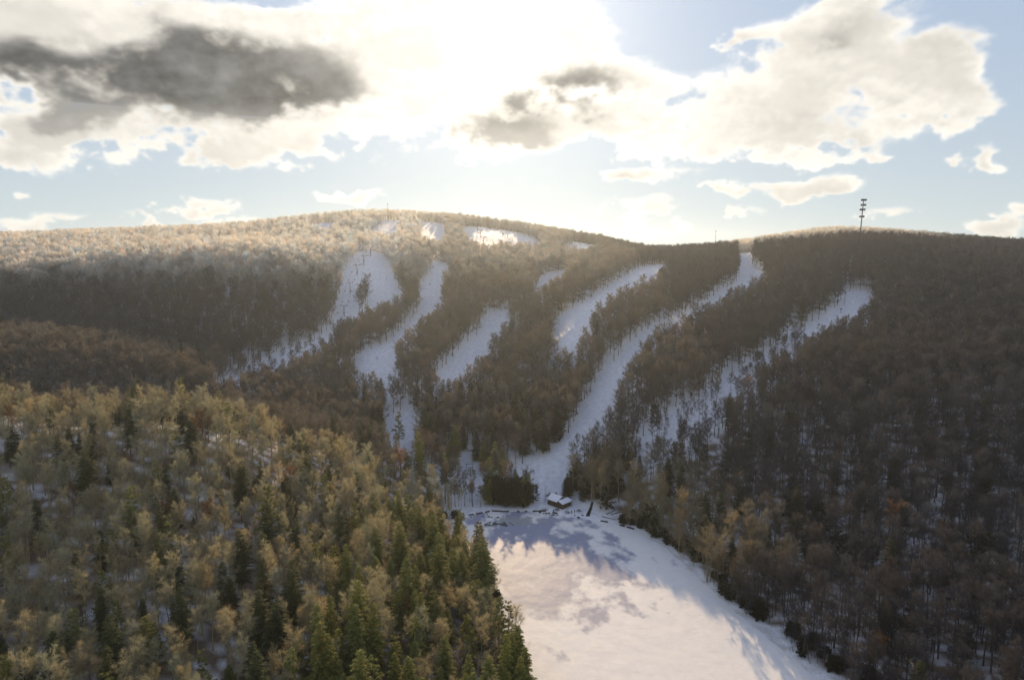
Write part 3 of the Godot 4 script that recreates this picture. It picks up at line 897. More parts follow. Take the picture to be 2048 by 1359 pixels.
# ---------------------------------------------------------------- the forest
func build_forest() -> void:
	var kinds := {
		"hardwood": [hardwood(16.5, 4.7, 0.36, 13, 24), hardwood(17.5, 4.2, 0.42, 12, 25), hardwood(15.5, 5.3, 0.32, 14, 23), hardwood(17, 4.5, 0.4, 13, 25), hardwood(14.5, 4.4, 0.28, 14, 22), hardwood(18, 3.7, 0.46, 12, 25)],
		"oak": [hardwood(15, 3.9, 0.35, 11, 8, 11), hardwood(13.5, 3.5, 0.3, 11, 8, 12)],
		"hemlock": [hemlock(17, 3.6, 0.14), hemlock(18, 3.2, 0.2), hemlock(15, 3.5, 0.08), hemlock(19, 3.9, 0.25)],
		"white_pine": [pine(19, 3.7, 0.28, false), pine(17.5, 3.3, 0.2, false), pine(20, 3.9, 0.38, false)],
		"dark_pine": [pine(13, 3.6, 0.14, true), pine(12, 3.2, 0.1, true)],
		"evergreen_bush": [pine(4.2, 2.2, 0.04, true), pine(3.4, 2.0, 0.03, true)],
		"sapling": [sapling(5.0), sapling(4.0), sapling(6.0)],
	}
	kinds["rimed"] = [hardwood(16.5, 5.0, 0.3, 13, 16, 0, 0.09, 0.17), hardwood(17, 4.5, 0.34, 12, 17, 0, 0.09, 0.17), hardwood(15.5, 5.5, 0.28, 14, 16, 0, 0.09, 0.17)]
	kinds["slender"] = []
	for k in 8: kinds["slender"].append(hardwood(rand(13.5, 17.5), rand(2.5, 3.8), rand(0.3, 0.5), 12, 25, 0, 0.018, 0.036, 0.7 if k < 4 else 1.9))
	var rows := {}
	for k in kinds: rows[k] = []
	# every tree: kind, place, size, turn, tint
	var step := 5.0
	var z := -70.0
	while z > -960.0:
		var reach := 0.80 * -z + 45.0
		step = 4.9 if z < -345 else 4.5
		var x := -reach
		while x < reach:
			add_tree(rows, x + rand(-0.48, 0.48) * step, z + rand(-0.48, 0.48) * step)
			x += step
		z -= step
	for k in 220:   # the dark pines round the cabin clearing stand close
		var p := Vector2(rand(-13, 14), rand(-307, -292))
		if not is_open(p.x, p.y) and lake_distance(p.x, p.y) > 2.5 and k < 60: put_tree(rows, "dark_pine" if k % 5 else "hemlock", p.x, p.y, rand(0.35, 0.72) + 0.24 * maxf(exp(-pow((p.x + 8) / 4.0, 2)), 1.15 * exp(-pow((p.x - 3.5) / 4.5, 2))))
		p = Vector2(rand(13, 62), rand(-326, -296))
		if not is_open(p.x, p.y) and lake_distance(p.x, p.y) > 6 and k < 110: put_tree(rows, "dark_pine" if k % 3 else "hemlock", p.x, p.y, rand(0.45, 1.05) * lerpf(1.0, 0.6, (p.x - 13) / 49))
	for p in [[-12, -232, 1.0], [-19, -247, 0.95], [-57, -122, 1.0], [-16, -218, 0.9], [-8, -212, 0.85]]: put_tree(rows, "hemlock" if p[0] == -57 else "white_pine", p[0], p[1], p[2])
	for p in [[-62, -152], [-40, -167], [-30, -184], [-22, -197], [-49, -191], [-72, -187], [-90, -174], [-102, -162], [-36, -209], [-57, -216], [-80, -213], [-110, -204], [-16, -207], [-27, -223], [-66, -168], [-45, -150]]: put_tree(rows, "hemlock", p[0], p[1], rand(1.05, 1.3))
	for k in 9: put_tree(rows, "hardwood", rand(-12, 11), rand(-306, -293), rand(0.5, 0.75))
	for k in 16: put_tree(rows, "hardwood", rand(-26, -13.5), rand(-312, -290), rand(0.55, 0.85))
	for k in 12: put_tree(rows, "hardwood", rand(28, 48), rand(-330, -306), rand(0.7, 1.1))
	put_tree(rows, "white_pine", -58.5, -343, 1.05)
	for p in [[252, -490, 0.35], [177, -434, 0.4], [11.2, -319, 0.22]]: put_tree(rows, "hemlock", p[0], p[1], p[2])

	var twig_mat := paint(0.8, Color.WHITE, 0.9)
	var needle_mat := paint(0.7, Color.WHITE, 0.8)
	var rime_mat := paint(0.35, Color.WHITE, 1.0)
	rime_mat.metallic_specular = 1.0
	rime_mat.clearcoat_enabled = true
	rime_mat.clearcoat = 1.0
	rime_mat.clearcoat_roughness = 0.45
	var bark_mat := paint(0.9)
	var words := {
		"hardwood": ["bare_hardwood_tree", "hardwood tree", "leafless hardwood trees of the woods"],
		"oak": ["russet_oak_tree", "oak tree", "oaks that keep their russet leaves"],
		"hemlock": ["hemlock_tree", "hemlock tree", "hemlocks among the hardwoods"],
		"white_pine": ["white_pine_tree", "pine tree", "tall pines along the pond and ridge"],
		"dark_pine": ["dark_pine_tree", "pine tree", "dark bushy pines round the cabin clearing"],
		"slender": ["slender_hardwood_tree", "hardwood tree", "slender leafless trees round the pond"],
		"evergreen_bush": ["evergreen_bush", "bush", "dark evergreen bushes on the pond's bank"],
		"rimed": ["frosted_tree", "hardwood tree", "frosted trees of the hilltops"],
		"sapling": ["sapling_bush", "sapling", "bare saplings of the undergrowth"],
	}
	var tints := {}
	for k in kinds:
		var list: Array = rows[k]
		list.sort_custom(func(a, b): return a[5] > b[5])
		var w: Array = words[k]
		var meshes := []
		for t in kinds[k]: meshes.append([t[0].mesh(self), t[1].mesh(self), both(t), t[0].v.size() + t[1].v.size()])
		var leaf_mat: StandardMaterial3D = needle_mat if k in ["hemlock", "white_pine", "dark_pine", "evergreen_bush"] else (rime_mat if k == "rimed" else twig_mat)
		var rest := []
		var count := 0
		for r in list:
			if count < 300 and r[5] > 0.0 and not k in ["sapling", "rimed"]:
				count += 1
				var o := thing(w[0], r[0], r[2])
				o.scale = Vector3(r[1] * r[6], r[1], r[1] * r[6])
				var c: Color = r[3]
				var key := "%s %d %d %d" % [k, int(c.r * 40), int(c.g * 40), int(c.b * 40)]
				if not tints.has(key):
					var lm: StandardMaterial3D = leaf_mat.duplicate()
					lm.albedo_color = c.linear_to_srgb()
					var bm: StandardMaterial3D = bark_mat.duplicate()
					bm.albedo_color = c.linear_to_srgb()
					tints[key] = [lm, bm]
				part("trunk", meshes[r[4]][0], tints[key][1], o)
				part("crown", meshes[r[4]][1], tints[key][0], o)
				tag(o, tree_label(k, r), w[1], w[2])
			else:
				rest.append(r)
		if rest.is_empty(): continue
		var holder := thing(w[0].replace("_tree", "_woods").replace("_bush", "_thicket"), Vector3.ZERO)
		tag(holder, {"hardwood": "leafless brown hardwood forest covering all the far hills", "oak": "scattered russet-leaved oaks of the far woods", "hemlock": "scattered dark hemlocks in the far woods", "white_pine": "scattered tall pines in the far woods", "dark_pine": "far dark pines behind the cabin", "slender": "slender leafless trees filling the woods round the pond", "evergreen_bush": "dark evergreen bushes under the bank trees", "rimed": "pale frosted treetops glowing on the left hill and below the summit", "sapling": "bare brown saplings and brush under the forest trees"}[k], "woods", "", "stuff")
		for i in meshes.size():
			var mine := rest.filter(func(r): return r[4] == i)
			if mine.is_empty(): continue
			var mm := MultiMesh.new()
			mm.transform_format = MultiMesh.TRANSFORM_3D
			mm.use_colors = true
			var me: ArrayMesh = meshes[i][2]
			me.surface_set_material(0, bark_mat)
			me.surface_set_material(1, leaf_mat)
			mm.mesh = me
			mm.instance_count = mine.size()
			for q in mine.size():
				var r: Array = mine[q]
				mm.set_instance_transform(q, Transform3D(Basis(Vector3.UP, r[2]).scaled(Vector3(r[1] * r[6], r[1], r[1] * r[6])), r[0]))
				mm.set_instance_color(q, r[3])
			var mi := MultiMeshInstance3D.new()
			mi.name = "trees"
			mi.multimesh = mm
			holder.add_child(mi, true)
			mi.set_meta("kind", "stuff")
		print(k, " ", list.size(), " tris ", meshes.map(func(m): return m[3] / 3))

func tree_label(k: String, r: Array) -> String:
	var p: Vector3 = r[0]
	var size := "tall" if r[1] > 1.03 else ("small" if r[1] < 0.85 else "mid-sized")
	if r[6] < 0.95: size += " narrow"
	elif r[6] > 1.07: size += " broad"
	var look: String = {"hardwood": "bare hardwood", "slender": "slender tree", "evergreen_bush": "evergreen bush", "oak": "rust-leaved oak", "hemlock": "layered hemlock", "white_pine": "feathery green pine", "dark_pine": "dark bushy pine"}[k]
	return "%s %s %s" % [size, look, place_words(p.x, p.z)]

func add_tree(rows: Dictionary, x: float, z: float) -> void:
	if is_open(x, z):
		if open_name(x, z) == 5 and z > -432 and x < 186 and rng.randf() < 0.5: put_tree(rows, "hardwood", x, z, rand(0.3, 0.85))
		if x > -22 and x < 12 and z < -690 and rng.randf() < 0.25: put_tree(rows, "sapling", x, z, rand(0.5, 0.9))
		if open_name(x, z) == 2 and z > -468 and x < -118 and rng.randf() < 0.4: put_tree(rows, "hardwood", x, z, rand(0.4, 0.85))
		return
	if x > -75 and x < 150 and z > -350:
		var d := lake_distance(x, z)
		if d < (1.2 if z > -262 else 2.5): return
		if z < -280 and x > -26 and x < 50 and z > -300 and d < 9: return
	var clump := n_mid.get_noise_2d(x * 4 + 500, z * 4)
	var thin := n_mid.get_noise_2d(x * 2.4 + 900, z * 2.4)
	var near_left := x < 28 and z > -312
	var kind := "hardwood"
	var size := rand(0.82, 1.12) if z < -345 else rand(0.68, 1.18)
	if near_left:
		var edge := smoothstep(95.0, 20.0, lake_distance(x, z)) if x > -90 else 0.0
		var green := 0.055 + 0.40 * edge * smoothstep(-285.0, -225.0, z) + 0.15 * smoothstep(-205.0, -160.0, z) + 0.6 * clump
		if rng.randf() < green: kind = "hemlock" if rng.randf() < 0.72 else "white_pine"
		elif rng.randf() < 0.02 + 0.12 * maxf(0.0, thin): kind = "oak"
		elif thin > 0.10 and rng.randf() < 0.55: return
		size *= 1.0 if kind == "hardwood" else rand(0.75, 1.15)
	elif z > -345 and x > 20:
		if rng.randf() < 0.035 + 0.25 * maxf(0.0, clump - 0.15): kind = "hemlock" if rng.randf() < 0.5 else "dark_pine"
		elif rng.randf() < 0.012: kind = "oak"
		elif thin > 0.2 and rng.randf() < 0.5: return
	elif z > -385 and x > -90 and x < 30:
		if rng.randf() < 0.42 + clump: kind = "hemlock"
	elif z > -480 and rng.randf() < 0.012 + 0.12 * maxf(0.0, clump - 0.25): kind = "hemlock"
	if x < -110 and z < -585 and rng.randf() < 0.34: return
	if x > -75 and x < 150 and z > -290 and lake_distance(x, z) < 9.0:
		for k in 5: put_tree(rows, "sapling", x + rand(-3.5, 3.5), z + rand(-3.5, 3.5), rand(0.7, 1.5))
		for k in 2: put_tree(rows, "hardwood", x + rand(-3.0, 3.0), z + rand(-3.0, 3.0), rand(0.32, 0.62))
		for k in 2: put_tree(rows, "evergreen_bush", x + rand(-3.2, 3.2), z + rand(-3.2, 3.2), rand(0.35, 1.0))
		if x > 30 and rng.randf() < 0.06: kind = "dark_pine"
		if kind == "hardwood": size *= rand(0.7, 1.0)
	if x > 28 and z > -345 and rng.randf() < 0.45: put_tree(rows, "hardwood", x + rand(-2.4, 2.4), z + rand(-2.4, 2.4), size * rand(0.7, 1.05))
	put_tree(rows, kind, x, z, size)
	if rng.randf() < (0.5 if z > -350 else 0.25): put_tree(rows, "sapling", x + rand(-3, 3), z + rand(-3, 3), rand(0.5, 1.1))

func put_tree(rows: Dictionary, kind: String, x: float, z: float, size: float) -> void:
	if (kind in ["sapling", "evergreen_bush"] or size < 0.65) and (is_open(x, z) and kind != "hardwood" and z > -690 or (x > -75 and x < 150 and z > -350 and lake_distance(x, z) < 1.0)): return
	var y := ground(x, z)
	if kind == "hardwood" and z < -380: size *= lerpf(0.95, 0.72, smoothstep(60.0, 130.0, y))
	var p := Vector3(x, y, z)
	var g := rand(0.78, 1.2)
	var warm := rand(-1.0, 1.0)
	var tint: Color
	var rime := 0.0
	match kind:
		"hemlock":
			tint = Color(0.235, 0.24, 0.070)  # needles near the pond lightened to carry a painted backlit glow
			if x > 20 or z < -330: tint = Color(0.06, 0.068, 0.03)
			elif x < -55: tint = Color(0.105, 0.115, 0.044)  # needles darkened to paint shade over the ridge foot
		"white_pine": tint = Color(0.22, 0.225, 0.075)  # pine needles lightened too, as painted backlight
		"evergreen_bush": tint = Color(0.035, 0.042, 0.022)
		"dark_pine": tint = Color(0.026, 0.032, 0.018)
		"oak": tint = Color(0.25, 0.145, 0.07)
		_:
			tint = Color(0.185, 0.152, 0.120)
			if x < -110 and z < -440: tint = Color(0.098, 0.094, 0.096)  # shade of the left hill face painted into its twigs
			if x > 110: tint = Color(0.088, 0.081, 0.084)  # cloud shadow over the right hill painted as darker wood
			if x < 28 and z > -292: tint = Color(0.44, 0.39, 0.235)  # near ridge wood lightened to gold as painted backlight
			elif x >= 28 and z > -345: tint = Color(0.078, 0.075, 0.083).lerp(Color(0.36, 0.295, 0.175), smoothstep(46.0, 10.0, lake_distance(x, z)) * smoothstep(-200.0, -238.0, z))  # painted cloud shadow, with sunlight painted on the upper shore crowns
			elif x < -55 and z > -425: tint = Color(0.20, 0.172, 0.138)  # duller tan paints the dimmer light behind the near crest
			# rime on the hilltop twigs, weighted to paint brighter sunlight on the left plateau
			rime = smoothstep(72.0, 104.0, y + 14.0 * n_mid.get_noise_2d(x * 2, z * 2)) * maxf(smoothstep(150.0, 0.0, x) * lerpf(0.5, 1.0, smoothstep(-60.0, -120.0, x)), smoothstep(-640.0, -690.0, z) * smoothstep(190.0, 240.0, x) * smoothstep(460.0, 380.0, x))
			tint = tint.lerp(Color(0.93, 0.88, 0.78), rime * 0.95)
			var hue := n_mid.get_noise_2d(x * 6 + 40, z * 6)
			tint = Color(tint.r * (1 + 0.18 * hue), tint.g, tint.b * (1 - 0.12 * hue))
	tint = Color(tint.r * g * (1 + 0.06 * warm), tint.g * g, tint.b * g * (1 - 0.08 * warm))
	if kind == "hardwood" and z > -345: kind = "slender"
	if kind == "hardwood" and rime > 0.3: kind = "rimed"
	var variants: int = {"hardwood": 6, "oak": 2, "hemlock": 4, "white_pine": 3, "dark_pine": 2, "sapling": 3, "rimed": 3, "slender": 8, "evergreen_bush": 2}[kind]
	var shows := 0.0
	if seen_from_overlook(p + Vector3.UP * 12.0 * size): shows = size / p.distance_to(Vector3(0, 115, 0))
	var pick := rng.randi_range(0, variants - 1)
	if kind == "slender": pick = pick % 4 + (4 if x > 28 else 0)
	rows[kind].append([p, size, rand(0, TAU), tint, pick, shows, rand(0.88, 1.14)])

# ---------------------------------------------------------------- things on the ground
func build_cabin() -> void:
	var plaster := paint(0.9, Color.WHITE, 0.0, noise_tex(0.05, Color(0.7, 0.68, 0.66), Color.WHITE, 61), 0.6)
	var snow := paint(0.7, Color(0.80, 0.81, 0.84), 0.0, noise_tex(0.03, Color(0.93, 0.93, 0.95), Color.WHITE, 62), 0.4)
	var o := thing("log_cabin", Vector3(21.6, 0.75, -296.6), deg_to_rad(45))
	tag(o, "low brown cabin with snow-covered roofs at the head of the frozen pond", "cabin")
	var wood := Color(0.105, 0.075, 0.045)
	var dark := Color(0.03, 0.026, 0.022)
	var s := Shape.new()
	s.box(Vector3(-3.1, -0.6, -4.6), Vector3(3.1, 2.35, 1.4), wood, 0.04)
	for e in [-4.6, 1.4]: s.tri(Vector3(-3.1, 2.35, e), Vector3(0.2, 3.95, e), Vector3(3.1, 2.35, e), wood)
	s.box(Vector3(-3.1, -0.6, 1.403), Vector3(3.3, 2.1, 4.3), wood * 1.15, 0.04)
	for e in [-3.1, 3.3]: s.tri(Vector3(e, 2.1, 1.41), Vector3(e, 3.0, 1.41), Vector3(e, 2.1, 4.3), wood)
	part("wall", s.mesh(self), plaster, o)
	var r := Shape.new()
	roof_slab(r, Vector3(-3.6, 2.2, -5.0), Vector3(-3.6, 2.2, 1.55), Vector3(0.2, 4.05, 1.55), Vector3(0.2, 4.05, -5.0), 0.10, dark)
	roof_slab(r, Vector3(0.2, 4.05, -5.0), Vector3(0.2, 4.05, 1.55), Vector3(3.6, 2.2, 1.55), Vector3(3.6, 2.2, -5.0), 0.10, dark)
	roof_slab(r, Vector3(-3.4, 2.95, 1.6), Vector3(-3.4, 1.98, 4.75), Vector3(3.6, 1.98, 4.75), Vector3(3.6, 2.95, 1.6), 0.10, dark)
	var roof := part("roof", r.mesh(self), plaster, o)
	var w := Shape.new()
	roof_slab(w, Vector3(-3.5, 2.36, -4.9), Vector3(-3.5, 2.36, 1.4), Vector3(0.2, 4.17, 1.4), Vector3(0.2, 4.17, -4.9), 0.22, Color.WHITE)
	roof_slab(w, Vector3(0.2, 4.17, -4.9), Vector3(0.2, 4.17, 1.4), Vector3(3.5, 2.36, 1.4), Vector3(3.5, 2.36, -4.9), 0.22, Color.WHITE)
	roof_slab(w, Vector3(-3.3, 3.05, 1.75), Vector3(-3.3, 2.12, 4.6), Vector3(3.5, 2.12, 4.6), Vector3(3.5, 3.05, 1.75), 0.22, Color.WHITE)
	part("roof_snow", w.mesh(self), snow, roof)
	var c := Shape.new()
	c.box(Vector3(0.7, 2.4, -3.4), Vector3(1.3, 4.7, -2.8), Color(0.12, 0.10, 0.09), 0.03)
	part("chimney", c.mesh(self), plaster, roof)
	var glass := paint(0.12, Color(0.02, 0.024, 0.03))
	for k in [[-3.13, -3.6], [-3.13, -0.9]]:
		var f := Shape.new()
		f.box(Vector3(k[0] - 0.04, 0.8, k[1] - 0.1), Vector3(k[0] + 0.1, 1.9, k[1] + 1.1), wood * 1.7, 0.02)
		var win := part("window", f.mesh(self), plaster, o)
		var g := Shape.new()
		g.box(Vector3(k[0] - 0.05, 0.9, k[1]), Vector3(k[0] + 0.02, 1.8, k[1] + 1.0), Color.WHITE)
		part("pane", g.mesh(self), glass, win)
	for k in [0.9]:
		var f := Shape.new()
		f.box(Vector3(k - 0.1, 0.7, 4.25), Vector3(k + 1.5, 1.7, 4.34), wood * 1.7, 0.02)
		var win := part("window", f.mesh(self), plaster, o)
		var g := Shape.new()
		g.box(Vector3(k, 0.8, 4.3), Vector3(k + 1.4, 1.6, 4.355), Color.WHITE)
		part("pane", g.mesh(self), glass, win)
	var d := Shape.new()
	d.box(Vector3(-1.9, -0.1, 4.25), Vector3(-1.0, 1.75, 4.35), Color(0.06, 0.045, 0.03), 0.02)
	var door := part("door", d.mesh(self), plaster, o)
	var h := Shape.new()
	h.tube(Vector3(-1.12, 0.85, 4.34), Vector3(-1.12, 0.85, 4.42), 0.03, 0.03, 6, Color(0.3, 0.3, 0.3))
	part("handle", h.mesh(self), plaster, door)

func roof_slab(s: Shape, a: Vector3, b: Vector3, c: Vector3, d: Vector3, thick: float, col: Color) -> void:
	var n := (b - a).cross(c - a).normalized()
	if n.y < 0: n = -n
	n *= thick
	var p := [a, b, c, d]
	s.quad(a, b, c, d, col)
	s.quad(d + n, c + n, b + n, a + n, col)
	for k in 4: s.quad(p[k], p[k] + n, p[(k + 1) % 4] + n, p[(k + 1) % 4], col)

func build_shore() -> void:
	var grain := noise_tex(0.06, Color(0.6, 0.6, 0.6), Color.WHITE, 71)
	var rough := paint(0.9, Color.WHITE, 0.0, grain, 0.7)
	# undercut dark bank along the pond's head
	var bank := Shape.new()
	var n := lake.size()
	for i in n:
		var a := lake[i]
		var b := lake[(i + 1) % n]
		var ab := b - a
		if a.y > -268 or b.y > -268 or a.x < -24: continue
		var steps := int(ab.length() / 1.2) + 1
		for k in steps:
			var p := a + ab * (float(k) / steps)
			var q := a + ab * (float(k + 1) / steps)
			if n_fine.get_noise_2d(p.x * 4, p.y * 4) < -0.02: continue
			var w := 0.05 + 0.08 * n_fine.get_noise_2d(p.x * 9, p.y * 9)
			var dir := ab.normalized()
			var out := Vector2(-dir.y, dir.x)
			if Geometry2D.is_point_in_polygon(p + out * 0.6, lake): out = -out
			var pi := p - out * 0.5
			var qi := q - out * 0.5
			var po := p + out * (0.35 + 0.3 * n_fine.get_noise_2d(p.x * 13, p.y * 13))
			var qo := q + out * (0.35 + 0.3 * n_fine.get_noise_2d(q.x * 13, q.y * 13))
			bank.quad(Vector3(pi.x, -0.05, pi.y), Vector3(qi.x, -0.05, qi.y), Vector3(qi.x, w + 0.2, qi.y), Vector3(pi.x, w + 0.2, pi.y), Color(0.035, 0.03, 0.027))
			bank.quad(Vector3(pi.x, w + 0.2, pi.y), Vector3(qi.x, w + 0.2, qi.y), Vector3(qo.x, w + 0.3, qo.y), Vector3(po.x, w + 0.3, po.y), Color(0.05, 0.042, 0.035))
	tag(part("pond_bank_ground", bank.mesh(self), rough, self), "dark undercut earth bank along the edge of the frozen pond", "bank", "", "structure")
	var st := Shape.new()
	var line := [Vector2(36.5, -297), Vector2(35.2, -292), Vector2(34.0, -288), Vector2(33.0, -284.5), Vector2(32.2, -281.6), Vector2(32.8, -279.6)]
	for k in line.size() - 1:
		var d: Vector2 = (line[k + 1] - line[k]).normalized().orthogonal() * (0.55 + 0.12 * k)
		var a: Vector2 = line[k]
		var b: Vector2 = line[k + 1]
		st.quad(Vector3(a.x - d.x, ground(a.x, a.y) + 0.12, a.y - d.y), Vector3(b.x - d.x, ground(b.x, b.y) + 0.12, b.y - d.y), Vector3(b.x + d.x, ground(b.x, b.y) + 0.12, b.y + d.y), Vector3(a.x + d.x, ground(a.x, a.y) + 0.12, a.y + d.y), Color(0.02, 0.022, 0.02))
	tag(part("stream_water", st.mesh(self), paint(0.15), self), "narrow dark stream running into the frozen pond right of the cabin", "stream", "", "structure")
	# boulders in the shallows
	for k in 26:
		var t := rand(0, 1)
		var p := Vector2(lerpf(11, 31, t), lerpf(-289.2, -284.6, t) + rand(-0.7, 1.6))
		if k >= 14: p = Vector2(rand(-24, -3), rand(-287, -283))
		var s := Shape.new()
		var r := rand(0.22, 0.5)
		boulder(s, r)
		var o := part("boulder", s.mesh(self), rough, self)
		o.position = Vector3(p.x, maxf(ground(p.x, p.y), 0.0) + r * 0.15, p.y)
		tag(o, "small dark rock on the %s shore of the frozen pond" % ("snowy cabin" if k < 14 else "far left"), "rock", "rocks along the pond's head")
	# fallen trees right of the stream
	for k in 7:
		var a := Vector2(rand(38, 46), rand(-287, -279))
		var an := rand(-0.7, 0.7)
		var l := rand(4, 9)
		var s := Shape.new()
		var e := Vector3(l, rand(0.1, 0.9), 0)
		s.tube(Vector3.ZERO, e, rand(0.14, 0.22), 0.08, 6, Color(0.11, 0.085, 0.06))
		s.cap(Vector3.ZERO, Vector3.LEFT, 0.16, 6, Color(0.2, 0.15, 0.1))
		for b in 7:
			var q := e * rand(0.35, 1.0)
			s.tube(q, q + (Vector3(0.6, rand(0.1, 1.0), rand(-1, 1))) * rand(0.5, 1.3), 0.04, 0.012, 3, Color(0.10, 0.08, 0.06))
		var o := part("fallen_log", s.mesh(self), rough, self)
		o.position = Vector3(a.x, maxf(ground(a.x, a.y), 0.05) + 0.2, a.y)
		o.rotation.y = an
		tag(o, "%s fallen brown log lying on the snowy bank right of the stream" % ["long", "short", "thin", "broken", "branching", "leaning", "half-buried"][k], "log", "fallen logs beside the stream")
	# picnic tables
	var spots := [[20.0, -290.6, 0.5, "picnic table on the snow in front of the cabin's left wall"], [24.4, -287.6, -0.4, "picnic table on the snow between the cabin and the pond"], [29.5, -289.0, 0.9, "picnic table right of the cabin near the stream"]]
	for t in spots:
		var o := thing("picnic_table", Vector3(t[0], ground(t[0], t[1]), t[1]), t[2])
		tag(o, "dark wooden " + t[3], "picnic table", "picnic tables by the cabin")
		var wood := Color(0.07, 0.052, 0.04)
		var s := Shape.new()
		s.box(Vector3(-0.9, 0.70, -0.37), Vector3(0.9, 0.75, 0.37), wood, 0.01)
		part("tabletop", s.mesh(self), rough, o)
		for e in [-1, 1]:
			var q := Shape.new()
			q.box(Vector3(-0.9, 0.42, e * 0.7 - 0.13), Vector3(0.9, 0.46, e * 0.7 + 0.13), wood, 0.01)
			part("bench_seat", q.mesh(self), rough, o)
			var l := Shape.new()
			l.tube(Vector3(e * 0.65, 0, -0.62), Vector3(e * 0.65, 0.72, 0.25), 0.045, 0.045, 4, wood)
			l.tube(Vector3(e * 0.65, 0, 0.62), Vector3(e * 0.65, 0.72, -0.25), 0.045, 0.045, 4, wood)
			l.tube(Vector3(e * 0.65, 0.40, -0.8), Vector3(e * 0.65, 0.40, 0.8), 0.035, 0.035, 4, wood)
			part("leg", l.mesh(self), rough, o)
	# brush heap left of the cabin
	var heap := Shape.new()
	for k in 90:
		var p := Vector3(rand(-1.6, 1.6), 0, rand(-0.8, 0.8))
		var d := (rand_dir() + Vector3.UP * 0.5).normalized()
		heap.tube(p, p + d * rand(0.6, 1.5), 0.03, 0.01, 3, Color(0.11, 0.075, 0.05))
	var hp := part("brush_heap", heap.mesh(self), rough, self)
	hp.position = Vector3(14.4, ground(14.4, -291.2), -291.2)
	tag(hp, "low heap of brown brushwood on the snow left of the cabin", "brush heap")
	var dry := Shape.new()
	for k in 700:
		var p := Vector3(rand(-4.5, 4.5), 0, rand(-2.2, 2.2))
		dry.tube(p, p + (Vector3.UP + rand_dir() * 0.5) * rand(0.5, 1.3), 0.03, 0.008, 3, Color(0.26, 0.18, 0.09) * rand(0.7, 1.2))
	var dg := part("dry_grass_patch", dry.mesh(self), rough, self)
	dg.position = Vector3(20.5, ground(20.5, -305) + 0.0, -304.5)
	dg.rotation.y = -0.5
	tag(dg, "tawny dry grass standing behind the cabin roof", "dry grass", "", "stuff")
	# lamp post by the cabin
	var steel := paint(0.5, Color(0.12, 0.12, 0.13))
	var lp := thing("lamp_post", Vector3(15.2, ground(15.2, -300.5), -300.5))
	tag(lp, "tall thin lamp post with a white reflector head left of the cabin", "lamp post")
	var s1 := Shape.new()
	s1.tube(Vector3(0, -0.4, 0), Vector3(0, 7.6, 0), 0.12, 0.07, 8, Color.WHITE)
	part("pole", s1.mesh(self), steel, lp)
	var s2 := Shape.new()
	s2.tube(Vector3(0, 7.55, 0), Vector3(-1.2, 7.75, 0), 0.05, 0.04, 6, Color.WHITE)
	part("arm", s2.mesh(self), steel, lp)
	var s3 := Shape.new()
	s3.tube(Vector3(-1.2, 7.85, 0), Vector3(-1.2, 7.55, 0), 0.25, 0.62, 12, Color.WHITE)
	s3.cap(Vector3(-1.2, 7.85, 0), Vector3.UP, 0.25, 12, Color.WHITE)
	part("lamp_shade", s3.mesh(self), paint(0.5, Color(0.75, 0.7, 0.66)), lp)
	var up := thing("utility_pole", Vector3(36, ground(36, -318), -318))
	tag(up, "bare wooden pole standing among trees on the snow above the cabin", "pole")
	var s4 := Shape.new()
	s4.tube(Vector3(0, -0.4, 0), Vector3(0, 9.5, 0), 0.14, 0.10, 7, Color(0.07, 0.06, 0.05))
	part("shaft", s4.mesh(self), rough, up)
	var s5 := Shape.new()
	s5.cap(Vector3(0, 9.5, 0), Vector3.UP, 0.1, 7, Color(0.3, 0.25, 0.2))
	part("cap", s5.mesh(self), rough, up)
	# timber frame in the little clearing
	var tf := thing("timber_frame", Vector3(-21, ground(-21, -324), -324), 0.15)
	tag(tf, "dark wooden post-and-beam frame in the snowy gap left of the pines", "timber frame")
	for e in [-1.6, 1.6]:
		var s := Shape.new()
		s.tube(Vector3(e, -0.3, 0.5), Vector3(e * 0.9, 3.6, 0), 0.11, 0.1, 6, Color(0.06, 0.05, 0.045))
		part("post", s.mesh(self), rough, tf)
	var beam := Shape.new()
	beam.tube(Vector3(-1.9, 3.6, 0), Vector3(1.9, 3.6, 0), 0.11, 0.11, 6, Color(0.06, 0.05, 0.045))
	part("beam", beam.mesh(self), rough, tf)

func boulder(s: Shape, r: float) -> void:
	var ring := []
	for j in 5:
		var row := []
		for i in 8:
			var a := TAU * i / 8 + j * 0.3
			var e := -0.9 + j * 0.6
			row.append(Vector3(cos(a) * cos(e) * r * 1.3, sin(e) * r * 0.8, sin(a) * cos(e) * r) * rand(0.82, 1.18))
		ring.append(row)
	for j in 4:
		for i in 8:
			var k := (i + 1) % 8
			s.quad(ring[j][i], ring[j + 1][i], ring[j + 1][k], ring[j][k], Color(0.055, 0.05, 0.047))
	var top := Vector3(0, r * 0.85, 0)
	for i in 8: s.tri(ring[4][i], top, ring[4][(i + 1) % 8], Color(0.07, 0.065, 0.06))

